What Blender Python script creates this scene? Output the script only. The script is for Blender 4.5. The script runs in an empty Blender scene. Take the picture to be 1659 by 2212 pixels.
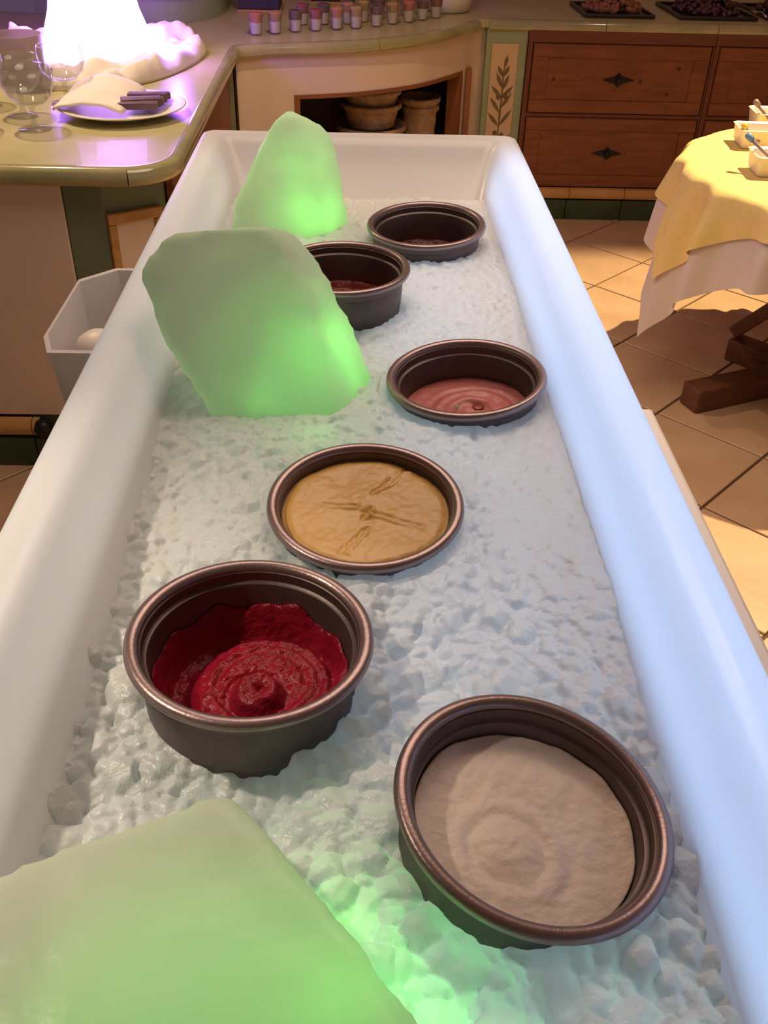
import bpy, bmesh, math, random
import numpy as np
from mathutils import Vector, Matrix, noise
random.seed(7); rng = np.random.default_rng(7)
PI = math.pi
sc = bpy.context.scene
col = sc.collection

# ------------------------------------------------------------------ camera
cam = bpy.data.cameras.new('camera'); cam_o = bpy.data.objects.new('camera', cam); col.objects.link(cam_o)
cam.sensor_fit = 'HORIZONTAL'; cam.sensor_width = 36.0; cam.lens = 2050 / 1659 * 36
cam.clip_start = 0.02
R = Matrix(((0.99956747, -0.00917014, -0.02794256), (-0.01710238, 0.5917032, -0.80597446), (0.0239246, 0.80610373, 0.59129044)))
cam_o.matrix_world = Matrix.Translation((0, 0, 1.64)) @ R.to_4x4()
sc.camera = cam_o

# ------------------------------------------------------------------ light and exposure
sc.view_settings.view_transform = 'Standard'; sc.view_settings.look = 'None'
sc.view_settings.exposure = 0.0; sc.view_settings.gamma = 1.0
sc.view_settings.use_curve_mapping = False
sc.cycles.use_denoising = True
sc.cycles.max_bounces = 10; sc.cycles.diffuse_bounces = 5; sc.cycles.transmission_bounces = 8
sc.cycles.transparent_max_bounces = 24
sc.cycles.caustics_reflective = False; sc.cycles.caustics_refractive = False
sc.cycles.sample_clamp_indirect = 4.0

world = bpy.data.worlds.new('world'); sc.world = world; world.use_nodes = True
bg = world.node_tree.nodes['Background']; bg.inputs[0].default_value = (1.0, 0.72, 0.5, 1); bg.inputs[1].default_value = 0.10

def light(kind, name, loc, energy, color, aim=None, **kw):
    d = bpy.data.lights.new(name, kind); d.energy = energy; d.color = color
    for k, v in kw.items(): setattr(d, k, v)
    o = bpy.data.objects.new(name, d); col.objects.link(o); o.location = loc
    if aim is not None:
        v = Vector(aim) - Vector(loc); o.rotation_euler = v.to_track_quat('-Z', 'Y').to_euler()
    return o
WARM = (1.0, 0.66, 0.36); WARM2 = (1.0, 0.74, 0.48)
# halogen downlights in the ceiling
light('SPOT', 'downlight', (2.25, 3.77, 3.3), 800, (1.0, 0.76, 0.40), (1.45, 2.9, 0.3), spot_size=0.95, spot_blend=0.35, shadow_soft_size=0.02)
light('SPOT', 'downlight', (-0.1, 3.2, 2.5), 46, WARM, (-0.1, 4.4, 0.6), spot_size=1.0, spot_blend=0.8, shadow_soft_size=0.04)
light('SPOT', 'downlight', (-1.3, 3.3, 2.5), 120, (1.0, 0.74, 0.42), (-0.8, 2.9, 0.9), spot_size=1.5, spot_blend=0.8, shadow_soft_size=0.04)
light('SPOT', 'downlight', (1.5, 3.9, 2.5), 12, WARM, (1.6, 4.8, 0.6), spot_size=1.3, spot_blend=0.8, shadow_soft_size=0.04)
light('SPOT', 'downlight', (-1.15, 0.75, 2.5), 100, (1.0, 0.82, 0.60), (-0.40, 0.60, 1.05), spot_size=0.55, spot_blend=0.9, shadow_soft_size=0.04)
light('SPOT', 'downlight', (1.0, 2.2, 2.5), 36, WARM2, (0.95, 1.6, 0.3), spot_size=1.3, spot_blend=0.7, shadow_soft_size=0.04)
light('SPOT', 'downlight', (0.75, 1.9, 2.5), 9, WARM2, (0.1, 0.9, 1.0), spot_size=1.0, spot_blend=0.9, shadow_soft_size=0.03)
# added overhead area light, soft ambient fill without a fixture
light('AREA', 'ambient_fill', (0.1, 2.0, 2.55), 19, (1.0, 0.76, 0.60), (0.1, 2.0, 0), shape='DISK', size=1.2)
# LED strips and pads built into the ice tank
LED_BLUE = (0.42, 0.62, 1.0); LED_WHITE = (0.62, 0.78, 1.0); LED_GREEN = (0.17, 1.0, 0.13)
light('AREA', 'led_strip', (0.314, 1.05, 0.985), 2.0, LED_BLUE, None, shape='RECTANGLE', size=0.02, size_y=1.9).rotation_euler = (0, PI + 0.3, 0)
light('AREA', 'led_strip', (-0.318, 1.05, 0.985), 0.58, (1.0, 0.93, 0.84), None, shape='RECTANGLE', size=0.02, size_y=1.9).rotation_euler = (0, PI - 0.3, 0)
light('AREA', 'led_pad', (0.12, 0.95, 0.936), 0.70, LED_WHITE, (0.12, 0.95, 2), shape='RECTANGLE', size=0.19, size_y=1.55)
light('AREA', 'led_pad', (-0.11, 0.95, 0.936), 0.24, (0.82, 1.0, 0.90), (-0.11, 0.95, 2), shape='RECTANGLE', size=0.20, size_y=1.55)
light('POINT', 'led_glow', (-0.058, 1.185, 1.050), 0.15, LED_GREEN, shadow_soft_size=0.03)
light('POINT', 'led_glow', (-0.03, 1.165, 1.000), 0.08, LED_GREEN, shadow_soft_size=0.03)
light('POINT', 'led_glow', (-0.13, 1.12, 0.998), 0.035, LED_GREEN, shadow_soft_size=0.02)
light('POINT', 'led_glow', (-0.10, 1.82, 1.01), 0.15, LED_GREEN, shadow_soft_size=0.02)
light('POINT', 'led_glow', (-0.12, 1.86, 1.10), 0.06, LED_GREEN, shadow_soft_size=0.02)
light('AREA', 'led_pad', (-0.09, 0.26, 0.999), 0.10, LED_GREEN, (-0.09, 0.26, 2), shape='DISK', size=0.24)
light('POINT', 'led_glow', (0.0, 0.30, 1.012), 0.03, LED_GREEN, shadow_soft_size=0.012)
light('POINT', 'led_glow', (0.058, 0.302, 0.962), 0.06, LED_GREEN, shadow_soft_size=0.012)
light('POINT', 'led_glow', (0.030, 0.338, 0.962), 0.04, LED_GREEN, shadow_soft_size=0.012)
light('POINT', 'led_glow', (-0.005, 0.382, 0.960), 0.05, LED_GREEN, shadow_soft_size=0.012)
light('POINT', 'led_glow', (-0.05, 1.035, 0.960), 0.03, LED_GREEN, shadow_soft_size=0.012)
light('POINT', 'led_glow', (-0.09, 1.70, 0.960), 0.05, LED_GREEN, shadow_soft_size=0.012)
# violet lights added in the open beside the sculpture to tint its surroundings
light('POINT', 'led_glow', (-0.66, 3.66, 1.02), 4.0, (0.35, 0.12, 1.0), shadow_soft_size=0.03)
light('POINT', 'led_glow', (-1.22, 3.95, 1.10), 4.0, (0.35, 0.12, 1.0), shadow_soft_size=0.03)

# ------------------------------------------------------------------ materials
def mat(name, base, rough=0.5, metal=0.0, var=0.0, scale=8.0, bump=0.0, bscale=60.0, base2=None, coat=0.0, spec=0.5, stretch=None, emit=None):
    m = bpy.data.materials.new(name); m.use_nodes = True
    nt = m.node_tree; N = nt.nodes; L = nt.links; b = N['Principled BSDF']
    b.inputs['Base Color'].default_value = (*base, 1); b.inputs['Roughness'].default_value = rough
    b.inputs['Metallic'].default_value = metal; b.inputs['Coat Weight'].default_value = coat
    b.inputs['Specular IOR Level'].default_value = spec
    tc = N.new('ShaderNodeTexCoord'); src = tc.outputs['Object']
    if stretch:
        mp = N.new('ShaderNodeMapping'); mp.inputs['Scale'].default_value = stretch; L.new(src, mp.inputs[0]); src = mp.outputs[0]
    if var > 0 or base2:
        n = N.new('ShaderNodeTexNoise'); n.inputs['Scale'].default_value = scale; n.inputs['Detail'].default_value = 4
        L.new(src, n.inputs['Vector'])
        r = N.new('ShaderNodeValToRGB')
        c2 = base2 or tuple(max(0, c * (1 - var)) for c in base)
        r.color_ramp.elements[0].position = 0.35; r.color_ramp.elements[1].position = 0.65
        r.color_ramp.elements[0].color = (*c2, 1); r.color_ramp.elements[1].color = (*base, 1)
        L.new(n.outputs['Fac'], r.inputs[0]); L.new(r.outputs[0], b.inputs['Base Color'])
    if bump > 0:
        n2 = N.new('ShaderNodeTexNoise'); n2.inputs['Scale'].default_value = bscale; n2.inputs['Detail'].default_value = 5
        L.new(src, n2.inputs['Vector'])
        bp = N.new('ShaderNodeBump'); bp.inputs['Strength'].default_value = bump; bp.inputs['Distance'].default_value = 0.01
        L.new(n2.outputs['Fac'], bp.inputs['Height']); L.new(bp.outputs[0], b.inputs['Normal'])
    if emit:
        b.inputs['Emission Color'].default_value = (*emit[0], 1); b.inputs['Emission Strength'].default_value = emit[1]
    return m

def translucent(name, dcol, tcol, tmix=0.5, gloss=0.08, rough=0.3, bump=0.0, bscale=40.0, detail=3.0, dist=0.006):
    """diffuse plastic or ice that lets lamplight through"""
    m = bpy.data.materials.new(name); m.use_nodes = True
    nt = m.node_tree; N = nt.nodes; L = nt.links; N.remove(N['Principled BSDF']); out = N['Material Output']
    d = N.new('ShaderNodeBsdfDiffuse'); d.inputs[0].default_value = (*dcol, 1)
    t = N.new('ShaderNodeBsdfTranslucent'); t.inputs[0].default_value = (*tcol, 1)
    mx = N.new('ShaderNodeMixShader'); mx.inputs[0].default_value = tmix
    L.new(d.outputs[0], mx.inputs[1]); L.new(t.outputs[0], mx.inputs[2])
    g = N.new('ShaderNodeBsdfGlossy'); g.inputs['Roughness'].default_value = rough
    lw = N.new('ShaderNodeLayerWeight'); lw.inputs[0].default_value = 0.35
    mm = N.new('ShaderNodeMath'); mm.operation = 'MULTIPLY'; mm.inputs[1].default_value = gloss * 3
    ad = N.new('ShaderNodeMath'); ad.operation = 'ADD'; ad.inputs[1].default_value = gloss * 0.4
    L.new(lw.outputs['Fresnel'], mm.inputs[0]); L.new(mm.outputs[0], ad.inputs[0])
    m2 = N.new('ShaderNodeMixShader'); L.new(ad.outputs[0], m2.inputs[0]); L.new(mx.outputs[0], m2.inputs[1]); L.new(g.outputs[0], m2.inputs[2])
    L.new(m2.outputs[0], out.inputs[0])
    if bump > 0:
        tc = N.new('ShaderNodeNewGeometry'); n = N.new('ShaderNodeTexNoise'); n.inputs['Scale'].default_value = bscale; n.inputs['Detail'].default_value = detail
        L.new(tc.outputs['Position'], n.inputs['Vector'])
        bp = N.new('ShaderNodeBump'); bp.inputs['Strength'].default_value = bump; bp.inputs['Distance'].default_value = dist
        L.new(n.outputs['Fac'], bp.inputs['Height'])
        for s in (d, g): L.new(bp.outputs[0], s.inputs['Normal'])
    return m

def glass(name, color=(0.93, 0.93, 0.93), rough=0.03, haze=0.06):
    """thin-walled glass: clear pane with mirror sheen at grazing angles"""
    m = bpy.data.materials.new(name); m.use_nodes = True; nt = m.node_tree; N = nt.nodes; L = nt.links; N.remove(N['Principled BSDF'])
    t = N.new('ShaderNodeBsdfTransparent'); t.inputs[0].default_value = (*color, 1)
    g = N.new('ShaderNodeBsdfGlossy'); g.inputs['Roughness'].default_value = rough
    d = N.new('ShaderNodeBsdfDiffuse'); d.inputs[0].default_value = (0.8, 0.78, 0.8, 1)
    lw = N.new('ShaderNodeLayerWeight'); lw.inputs[0].default_value = 0.5
    p = N.new('ShaderNodeMath'); p.operation = 'POWER'; p.inputs[1].default_value = 3.0; L.new(lw.outputs['Facing'], p.inputs[0])
    f = N.new('ShaderNodeMath'); f.operation = 'MULTIPLY_ADD'; f.inputs[1].default_value = 0.5; f.inputs[2].default_value = 0.04; L.new(p.outputs[0], f.inputs[0])
    a = N.new('ShaderNodeMixShader'); a.inputs[0].default_value = haze; L.new(t.outputs[0], a.inputs[1]); L.new(d.outputs[0], a.inputs[2])
    b = N.new('ShaderNodeMixShader'); L.new(f.outputs[0], b.inputs[0]); L.new(a.outputs[0], b.inputs[1]); L.new(g.outputs[0], b.inputs[2])
    L.new(b.outputs[0], N['Material Output'].inputs[0]); return m

M = dict(
    floor=mat('terracotta_tile', (0.52, 0.335, 0.20), 0.42, base2=(0.60, 0.41, 0.26), scale=5, bump=0.08, bscale=30),
    grout=mat('grout', (0.13, 0.075, 0.045), 0.9),
    plaster=mat('cream_plaster', (0.72, 0.60, 0.50), 0.85, var=0.06, scale=3, bump=0.1, bscale=25),
    wallp=mat('wall_paint', (0.62, 0.50, 0.40), 0.9, var=0.05, scale=2),
    green=mat('green_paint', (0.17, 0.215, 0.13), 0.6, var=0.2, scale=5),
    pilgreen=mat('pale_green_paint', (0.30, 0.36, 0.23), 0.6, var=0.12, scale=5),
    pilpanel=mat('painted_cream_panel', (0.62, 0.46, 0.30), 0.7, var=0.1, scale=6),
    branch=mat('painted_branch_brown', (0.17, 0.115, 0.055), 0.7),
    glaze=mat('glazed_green_tile', (0.42, 0.40, 0.20), 0.36, base2=(0.52, 0.47, 0.27), scale=6, coat=0.12, bump=0.04, bscale=14),
    nosing=mat('glazed_nosing_tile', (0.31, 0.31, 0.15), 0.16, base2=(0.40, 0.37, 0.20), scale=8, coat=0.5),
    plinth=mat('dark_green_tile', (0.045, 0.085, 0.04), 0.3, var=0.35, scale=5, coat=0.2),
    trimt=mat('ochre_trim_tile', (0.58, 0.33, 0.12), 0.3, base2=(0.48, 0.26, 0.09), scale=6, coat=0.2),
    wood=mat('red_brown_wood', (0.235, 0.075, 0.026), 0.5, base2=(0.17, 0.05, 0.017), scale=5, stretch=(1.2, 8, 9), bump=0.06, bscale=20),
    wood2=mat('red_brown_frame_wood', (0.16, 0.048, 0.020), 0.5, base2=(0.125, 0.036, 0.016), scale=5, stretch=(1.5, 8, 9)),
    knot=mat('wood_knot', (0.06, 0.018, 0.010), 0.6),
    iron=mat('dark_iron', (0.03, 0.025, 0.025), 0.45, metal=0.7),
    frame=mat('honey_wood', (0.50, 0.27, 0.09), 0.45, base2=(0.40, 0.20, 0.06), scale=7, stretch=(1, 6, 6)),
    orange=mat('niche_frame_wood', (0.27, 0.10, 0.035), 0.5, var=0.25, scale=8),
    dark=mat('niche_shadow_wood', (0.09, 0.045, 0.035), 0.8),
    wicker=mat('pale_wicker', (0.50, 0.34, 0.22), 0.8, var=0.35, scale=30, bump=0.5, bscale=120),
    darkwood=mat('dark_table_wood', (0.15, 0.058, 0.028), 0.5, base2=(0.105, 0.038, 0.018), scale=6, stretch=(2, 2, 9), bump=0.1, bscale=30),
    yellow=mat('yellow_cloth', (0.86, 0.68, 0.27), 0.9, var=0.05, scale=50, bump=0.1, bscale=250),
    white_cloth=translucent('white_cloth', (0.90, 0.84, 0.82), (0.85, 0.74, 0.66), 0.35, gloss=0.0, bump=0.08, bscale=200),
    china=mat('white_china', (0.80, 0.74, 0.66), 0.40),
    napkin=mat('white_napkin', (0.80, 0.74, 0.70), 0.9, bump=0.1, bscale=120),
    tank=translucent('luminous_tank_plastic', (0.80, 0.80, 0.80), (0.93, 0.95, 0.97), 0.5, gloss=0.05, rough=0.25),
    pedestal=mat('white_pedestal', (0.72, 0.66, 0.60), 0.5),
    ledge=mat('cream_shelf_board', (0.90, 0.82, 0.74), 0.5),
    bin=translucent('white_bin_plastic', (0.80, 0.77, 0.75), (0.85, 0.8, 0.78), 0.3, gloss=0.05, rough=0.2),
    ice=translucent('loose_ice', (0.84, 0.87, 0.87), (0.96, 0.985, 0.985), 0.6, gloss=0.10, rough=0.15, bump=0.5, bscale=200, detail=4, dist=0.003),
    icebed=translucent('crushed_ice', (0.84, 0.87, 0.88), (0.95, 0.975, 0.98), 0.45, gloss=0.07, rough=0.18, bump=0.6, bscale=190, detail=5, dist=0.003),
    block=translucent('clear_block_ice', (0.70, 0.70, 0.64), (0.93, 0.97, 0.90), 0.5, gloss=0.03, rough=0.3, bump=0.25, bscale=45),
    pan=mat('mauve_steel', (0.135, 0.10, 0.098), 0.45, metal=0.65, var=0.12, scale=60, bump=0.04, bscale=300),
    rim=mat('mauve_steel_rim', (0.29, 0.215, 0.215), 0.34, metal=0.75, bump=0.05, bscale=300),
    rasp=mat('raspberry_sorbet', (0.27, 0.008, 0.026), 0.22, base2=(0.20, 0.005, 0.017), scale=40, bump=0.45, bscale=110, spec=0.22),
    mango=mat('mango_sorbet', (0.70, 0.42, 0.125), 0.38, base2=(0.64, 0.38, 0.11), scale=18, bump=0.2, bscale=70),
    coco=mat('coconut_sorbet', (0.84, 0.73, 0.65), 0.5, base2=(0.81, 0.68, 0.58), scale=18, bump=0.3, bscale=70),
    straw=mat('strawberry_sorbet', (0.52, 0.16, 0.15), 0.4, base2=(0.46, 0.13, 0.13), scale=20, bump=0.25, bscale=60),
    strawdark=mat('strawberry_pulp', (0.30, 0.03, 0.035), 0.35),
    cherry=mat('cherry_sorbet', (0.14, 0.016, 0.014), 0.3, base2=(0.09, 0.008, 0.010), scale=25, bump=0.4, bscale=60, spec=0.25),
    orangered=mat('blood_orange_sorbet', (0.26, 0.035, 0.018), 0.3, base2=(0.14, 0.012, 0.012), scale=20, bump=0.4, bscale=60, spec=0.25),
    glass=glass('clear_glass'), milk=translucent('milky_glass', (0.62, 0.52, 0.47), (0.7, 0.6, 0.58), 0.5, gloss=0.1, rough=0.1),
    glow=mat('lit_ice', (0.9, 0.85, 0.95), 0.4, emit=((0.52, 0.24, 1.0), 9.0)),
    cream=mat('white_cream', (0.78, 0.70, 0.66), 0.5), blackbox=mat('dark_panel', (0.022, 0.014, 0.02), 0.5),
    blackplate=mat('black_plate', (0.025, 0.018, 0.018), 0.3), nuts=mat('dried_fruit', (0.36, 0.15, 0.075), 0.6, base2=(0.22, 0.08, 0.04), scale=60),
    prunes=mat('dark_prunes', (0.045, 0.016, 0.022), 0.4, base2=(0.09, 0.03, 0.035), scale=50),
    steel=mat('steel', (0.55, 0.5, 0.45), 0.25, metal=1.0), bluep=mat('blue_handle', (0.15, 0.30, 0.62), 0.4), yellowp=mat('yellow_handle', (0.80, 0.60, 0.06), 0.4),
    greyp=mat('mauve_grey_handle', (0.30, 0.22, 0.24), 0.4), violetdark=mat('dark_mauve_wrap', (0.16, 0.09, 0.13), 0.6, var=0.4, scale=25),
)
def colour(name, c, rough=0.4): return mat(name, c, rough, var=0.2, scale=60)
TOP = dict(orangered=colour('orange_red_topping', (0.62, 0.13, 0.05)), ochre=colour('ochre_topping', (0.50, 0.25, 0.07)), maroon=colour('maroon_topping', (0.11, 0.02, 0.025)),
           crimson=colour('crimson_topping', (0.35, 0.012, 0.03)), orange=colour('orange_topping', (0.66, 0.26, 0.10)), gold=colour('gold_topping', (0.55, 0.34, 0.09)))

# ------------------------------------------------------------------ helpers
def obj(name, bm, m, parent=None, smooth=False, auto=None):
    me = bpy.data.meshes.new(name)
    bmesh.ops.recalc_face_normals(bm, faces=bm.faces[:])
    bm.to_mesh(me); bm.free()
    return mobj(name, me, m, parent, smooth, auto)
def mobj(name, me, m, parent=None, smooth=False, auto=None):
    if smooth: me.shade_smooth()
    if auto is not None:
        me.shade_smooth(); me.set_sharp_from_angle(angle=auto)
    o = bpy.data.objects.new(name, me); col.objects.link(o)
    if m: me.materials.append(M[m] if isinstance(m, str) else m)
    if parent: o.parent = parent
    return o
def tag(o, label=None, cat=None, group=None, kind=None):
    if label: o['label'] = label
    if cat: o['category'] = cat
    if group: o['group'] = group
    if kind: o['kind'] = kind
    return o
def thing(name, label, cat, loc=(0, 0, 0), rz=0, group=None):
    o = bpy.data.objects.new(name, None); col.objects.link(o); o.empty_display_size = 0.05
    o.location = loc; o.rotation_euler = (0, 0, rz)
    return tag(o, label, cat, group)
def dup(root, loc=None, rot=None, label=None, group=None, scale=None):
    r = root.copy(); col.objects.link(r)
    if loc is not None: r.location = loc
    if rot is not None: r.rotation_euler = rot
    if scale is not None: r.scale = (scale,) * 3
    if label: r['label'] = label
    if group: r['group'] = group
    for ch in list(root.children):
        c = ch.copy(); col.objects.link(c); c.parent = r
        for g in list(ch.children):
            d = g.copy(); col.objects.link(d); d.parent = c
    return r
def bx(bm, x0, x1, y0, y1, z0, z1, bev=0.0, mtx=None):
    vs = [bm.verts.new((x, y, z)) for z in (z0, z1) for y in (y0, y1) for x in (x0, x1)]
    fs = [(0, 2, 3, 1), (4, 5, 7, 6), (0, 1, 5, 4), (2, 6, 7, 3), (0, 4, 6, 2), (1, 3, 7, 5)]
    faces = [bm.faces.new([vs[i] for i in f]) for f in fs]
    if bev > 0:
        es = list({e for f in faces for e in f.edges})
        r = bmesh.ops.bevel(bm, geom=es, offset=bev, segments=2, affect='EDGES', profile=0.5)
        vs = list({v for f in r['faces'] for v in f.verts} | {v for v in vs if v.is_valid})
    if mtx is not None: bmesh.ops.transform(bm, matrix=mtx, verts=[v for v in vs if v.is_valid])
    return bm
def box(x0, x1, y0, y1, z0, z1, bev=0.0, mtx=None): return bx(bmesh.new(), x0, x1, y0, y1, z0, z1, bev, mtx)
def lathe(prof, n=64, cx=0, cy=0, cz=0, bm=None, close=False, wob=None):
    """prof: list of (r, z); r=0 makes a pole"""
    bm = bm or bmesh.new(); rings = []
    for r, z in prof:
        if r < 1e-6: rings.append([bm.verts.new((cx, cy, cz + z))])
        else:
            ring = []
            for i in range(n):
                a = 2 * PI * i / n; rr = r * (1 + (wob(a, z) if wob else 0)); ring.append(bm.verts.new((cx + rr * math.cos(a), cy + rr * math.sin(a), cz + z)))
            rings.append(ring)
    pairs = list(zip(rings[:-1], rings[1:])) + ([(rings[-1], rings[0])] if close else [])
    for a, b in pairs:
        for i in range(n):
            j = (i + 1) % n
            if len(a) == 1 and len(b) == 1: break
            if len(a) == 1: bm.faces.new((a[0], b[i], b[j]))
            elif len(b) == 1: bm.faces.new((a[i], a[j], b[0]))
            else: bm.faces.new((a[i], a[j], b[j], b[i]))
    return bm
def prism(pts, z0, z1, bm=None, bev=0.0):
    bm = bm or bmesh.new()
    lo = [bm.verts.new((x, y, z0)) for x, y in pts]; hi = [bm.verts.new((x, y, z1)) for x, y in pts]
    n = len(pts); bm.faces.new(lo[::-1]); top = bm.faces.new(hi)
    for i in range(n): bm.faces.new((lo[i], lo[(i + 1) % n], hi[(i + 1) % n], hi[i]))
    if bev > 0: bmesh.ops.bevel(bm, geom=list(top.edges), offset=bev, segments=2, affect='EDGES')
    return bm
def tube(pts, rad, n=10, bm=None, caps=True):
    bm = bm or bmesh.new(); P = [Vector(p) for p in pts]; rings = []
    for i, p in enumerate(P):
        t = (P[min(i + 1, len(P) - 1)] - P[max(i - 1, 0)]).normalized()
        u = t.cross(Vector((0, 0, 1)));  u = u if u.length > 1e-3 else Vector((1, 0, 0)); u.normalize(); v = t.cross(u)
        r = rad[i] if isinstance(rad, (list, tuple)) else rad
        rings.append([bm.verts.new(p + r * (math.cos(2 * PI * k / n) * u + math.sin(2 * PI * k / n) * v)) for k in range(n)])
    for a, b in zip(rings[:-1], rings[1:]):
        for k in range(n): bm.faces.new((a[k], a[(k + 1) % n], b[(k + 1) % n], b[k]))
    if caps: bm.faces.new(rings[0][::-1]); bm.faces.new(rings[-1])
    return bm
def offset_path(P, d):
    """shift an open plan path to its left by d"""
    out = []
    for i, p in enumerate(P):
        a = Vector(P[max(i - 1, 0)]); b = Vector(P[min(i + 1, len(P) - 1)])
        t = (b - a).normalized(); out.append((p[0] - t.y * d, p[1] + t.x * d))
    return out
def sweep(P, prof, bm=None, caps=True):
    """sweep closed profile (offset to the left, z) along an open plan path"""
    bm = bm or bmesh.new(); rings = []
    cols = [offset_path(P, d) for d, z in prof]
    for i in range(len(P)): rings.append([bm.verts.new((cols[k][i][0], cols[k][i][1], prof[k][1])) for k in range(len(prof))])
    n = len(prof)
    for a, b in zip(rings[:-1], rings[1:]):
        for k in range(n): bm.faces.new((a[k], a[(k + 1) % n], b[(k + 1) % n], b[k]))
    if caps: bm.faces.new(rings[0][::-1]); bm.faces.new(rings[-1])
    return bm
def resample(P, step):
    P = [Vector(p) for p in P]; out = [P[0]]; 
    for a, b in zip(P[:-1], P[1:]):
        n = max(1, round((b - a).length / step))
        for k in range(1, n + 1): out.append(a.lerp(b, k / n))
    return [(p.x, p.y) for p in out]
def smooth_curve(P, n=6):
    P = [Vector(p) for p in P]; out = []
    for i in range(len(P) - 1):
        p0, p1, p2, p3 = P[max(i - 1, 0)], P[i], P[i + 1], P[min(i + 2, len(P) - 1)]
        for k in range(n):
            t = k / n
            q = 0.5 * ((2 * p1) + (p2 - p0) * t + (2 * p0 - 5 * p1 + 4 * p2 - p3) * t * t + (3 * p1 - p0 - 3 * p2 + p3) * t ** 3); out.append((q.x, q.y))
    out.append(tuple(P[-1])); return out

# ------------------------------------------------------------------ room
fl = tag(obj('floor', box(-3.2, 3.4, -1.6, 5.8, -0.06, -0.008), 'grout'), kind='structure')
D2 = 0.276
tb = bmesh.new(); h = D2 - 0.0062
lo = [tb.verts.new((x, y, -0.012)) for x, y in ((h, 0), (0, h), (-h, 0), (0, -h))]
mi = [tb.verts.new((x, y, -0.002)) for x, y in ((h, 0), (0, h), (-h, 0), (0, -h))]
h2 = h - 0.003; hi = [tb.verts.new((x, y, 0.0)) for x, y in ((h2, 0), (0, h2), (-h2, 0), (0, -h2))]
tb.faces.new(hi)
for i in range(4):
    j = (i + 1) % 4; tb.faces.new((lo[i], lo[j], mi[j], mi[i])); tb.faces.new((mi[i], mi[j], hi[j], hi[i]))
tile0 = None
for i in range(-14, 11):
    for j in range(-16, 8):
        if (i + j) % 2 == 0: continue
        x = 1.032 + i * D2; y = 3.935 + j * D2
        if not (-2.6 < x < 3.0 and -0.2 < y < 5.2): continue
        if tile0 is None: tile0 = t = obj('tile', tb, 'floor', fl)
        else: t = tile0.copy(); col.objects.link(t)
        t.location = (x, y, random.uniform(-0.0015, 0.0))
tag(obj('wall_back', box(-3.2, 3.4, 5.75, 5.85, 0, 3.4), 'wallp'), kind='structure')
tag(obj('wall_left', box(-3.3, -3.2, -1.6, 5.85, 0, 3.4), 'wallp'), kind='structure')
tag(obj('wall_right', box(3.4, 3.5, -1.6, 5.85, 0, 3.4), 'wallp'), kind='structure')
tag(obj('ceiling', box(-3.3, 3.5, -1.6, 5.85, 3.4, 3.5), 'wallp'), kind='structure')

# ------------------------------------------------------------------ counter plan (nose line, room side on the right of travel)
arc = [(-0.62 + 0.15 * math.sin(a), 2.60 - 0.15 * math.cos(a)) for a in np.linspace(0, PI / 2, 9)]
curve_pts = smooth_curve([(-0.475, 4.05), (-0.40, 4.095), (-0.333, 4.118), (-0.151, 4.165), (0.035, 4.235), (0.23, 4.363), (0.334, 4.468), (0.447, 4.62), (0.545, 4.775)], 5)
front = [(-2.2, 2.45), (-1.67, 2.45), (-1.15, 2.45)] + arc
side = [(-0.47, 2.60), (-0.472, 3.05), (-0.475, 3.55), (-0.478, 4.03)]
back = [(0.62, 4.797), (1.12, 4.797), (1.64, 4.797), (2.16, 4.797), (2.68, 4.797), (3.2, 4.797)]
nose = front + side[1:] + curve_pts[1:] + [(0.58, 4.797)] + back
worktop = thing('worktop', 'green glazed tile worktop running around the L-shaped buffet counter', 'worktop')
slab_edge = offset_path(nose, 0.028)
obj('slab', prism(slab_edge + [(3.2, 5.745), (-2.2, 5.745)], 0.868, 0.9035), 'glaze', worktop)
nprof = [(0.034, 0.862), (0.012, 0.857), (0.003, 0.864), (0.0, 0.878), (0.003, 0.892), (0.012, 0.902), (0.030, 0.9055), (0.034, 0.9035)]
def nosing(P):
    if len(P) < 2: return
    obj('nosing_tile', sweep(P, nprof), 'nosing', worktop, auto=0.9)
def split_path(P, L, gap=0.003):
    P = resample(P, 0.02); segs = []; cur = [P[0]]; acc = 0
    for a, b in zip(P[:-1], P[1:]):
        cur.append(b); acc += math.dist(a, b)
        if acc >= L: segs.append(cur); cur = [b]; acc = 0
    if len(cur) > 3: segs.append(cur)
    elif segs: segs[-1] += cur[1:]
    out = []
    for s in segs:
        s = [tuple(q) for q in s]
        a, b = Vector(s[0]), Vector(s[1]); s[0] = tuple(a + (b - a).normalized() * gap / 2)
        a, b = Vector(s[-1]), Vector(s[-2]); s[-1] = tuple(a + (b - a).normalized() * gap / 2)
        out.append(s)
    return out
for s in split_path(front, 0.52): nosing(s)
for s in split_path(side, 0.52): nosing(s)
for s in split_path([(-0.478, 4.03)] + curve_pts, 0.60): nosing(s)
for a in (0.58, 1.12, 1.64, 2.16, 2.68):
    b = {0.58: 1.12, 1.12: 1.64, 1.64: 2.16, 2.16: 2.68, 2.68: 3.2}[a]
    nosing([(a + 0.0015, 4.797), ((a + b) / 2, 4.797), (b - 0.0015, 4.797)])

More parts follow.
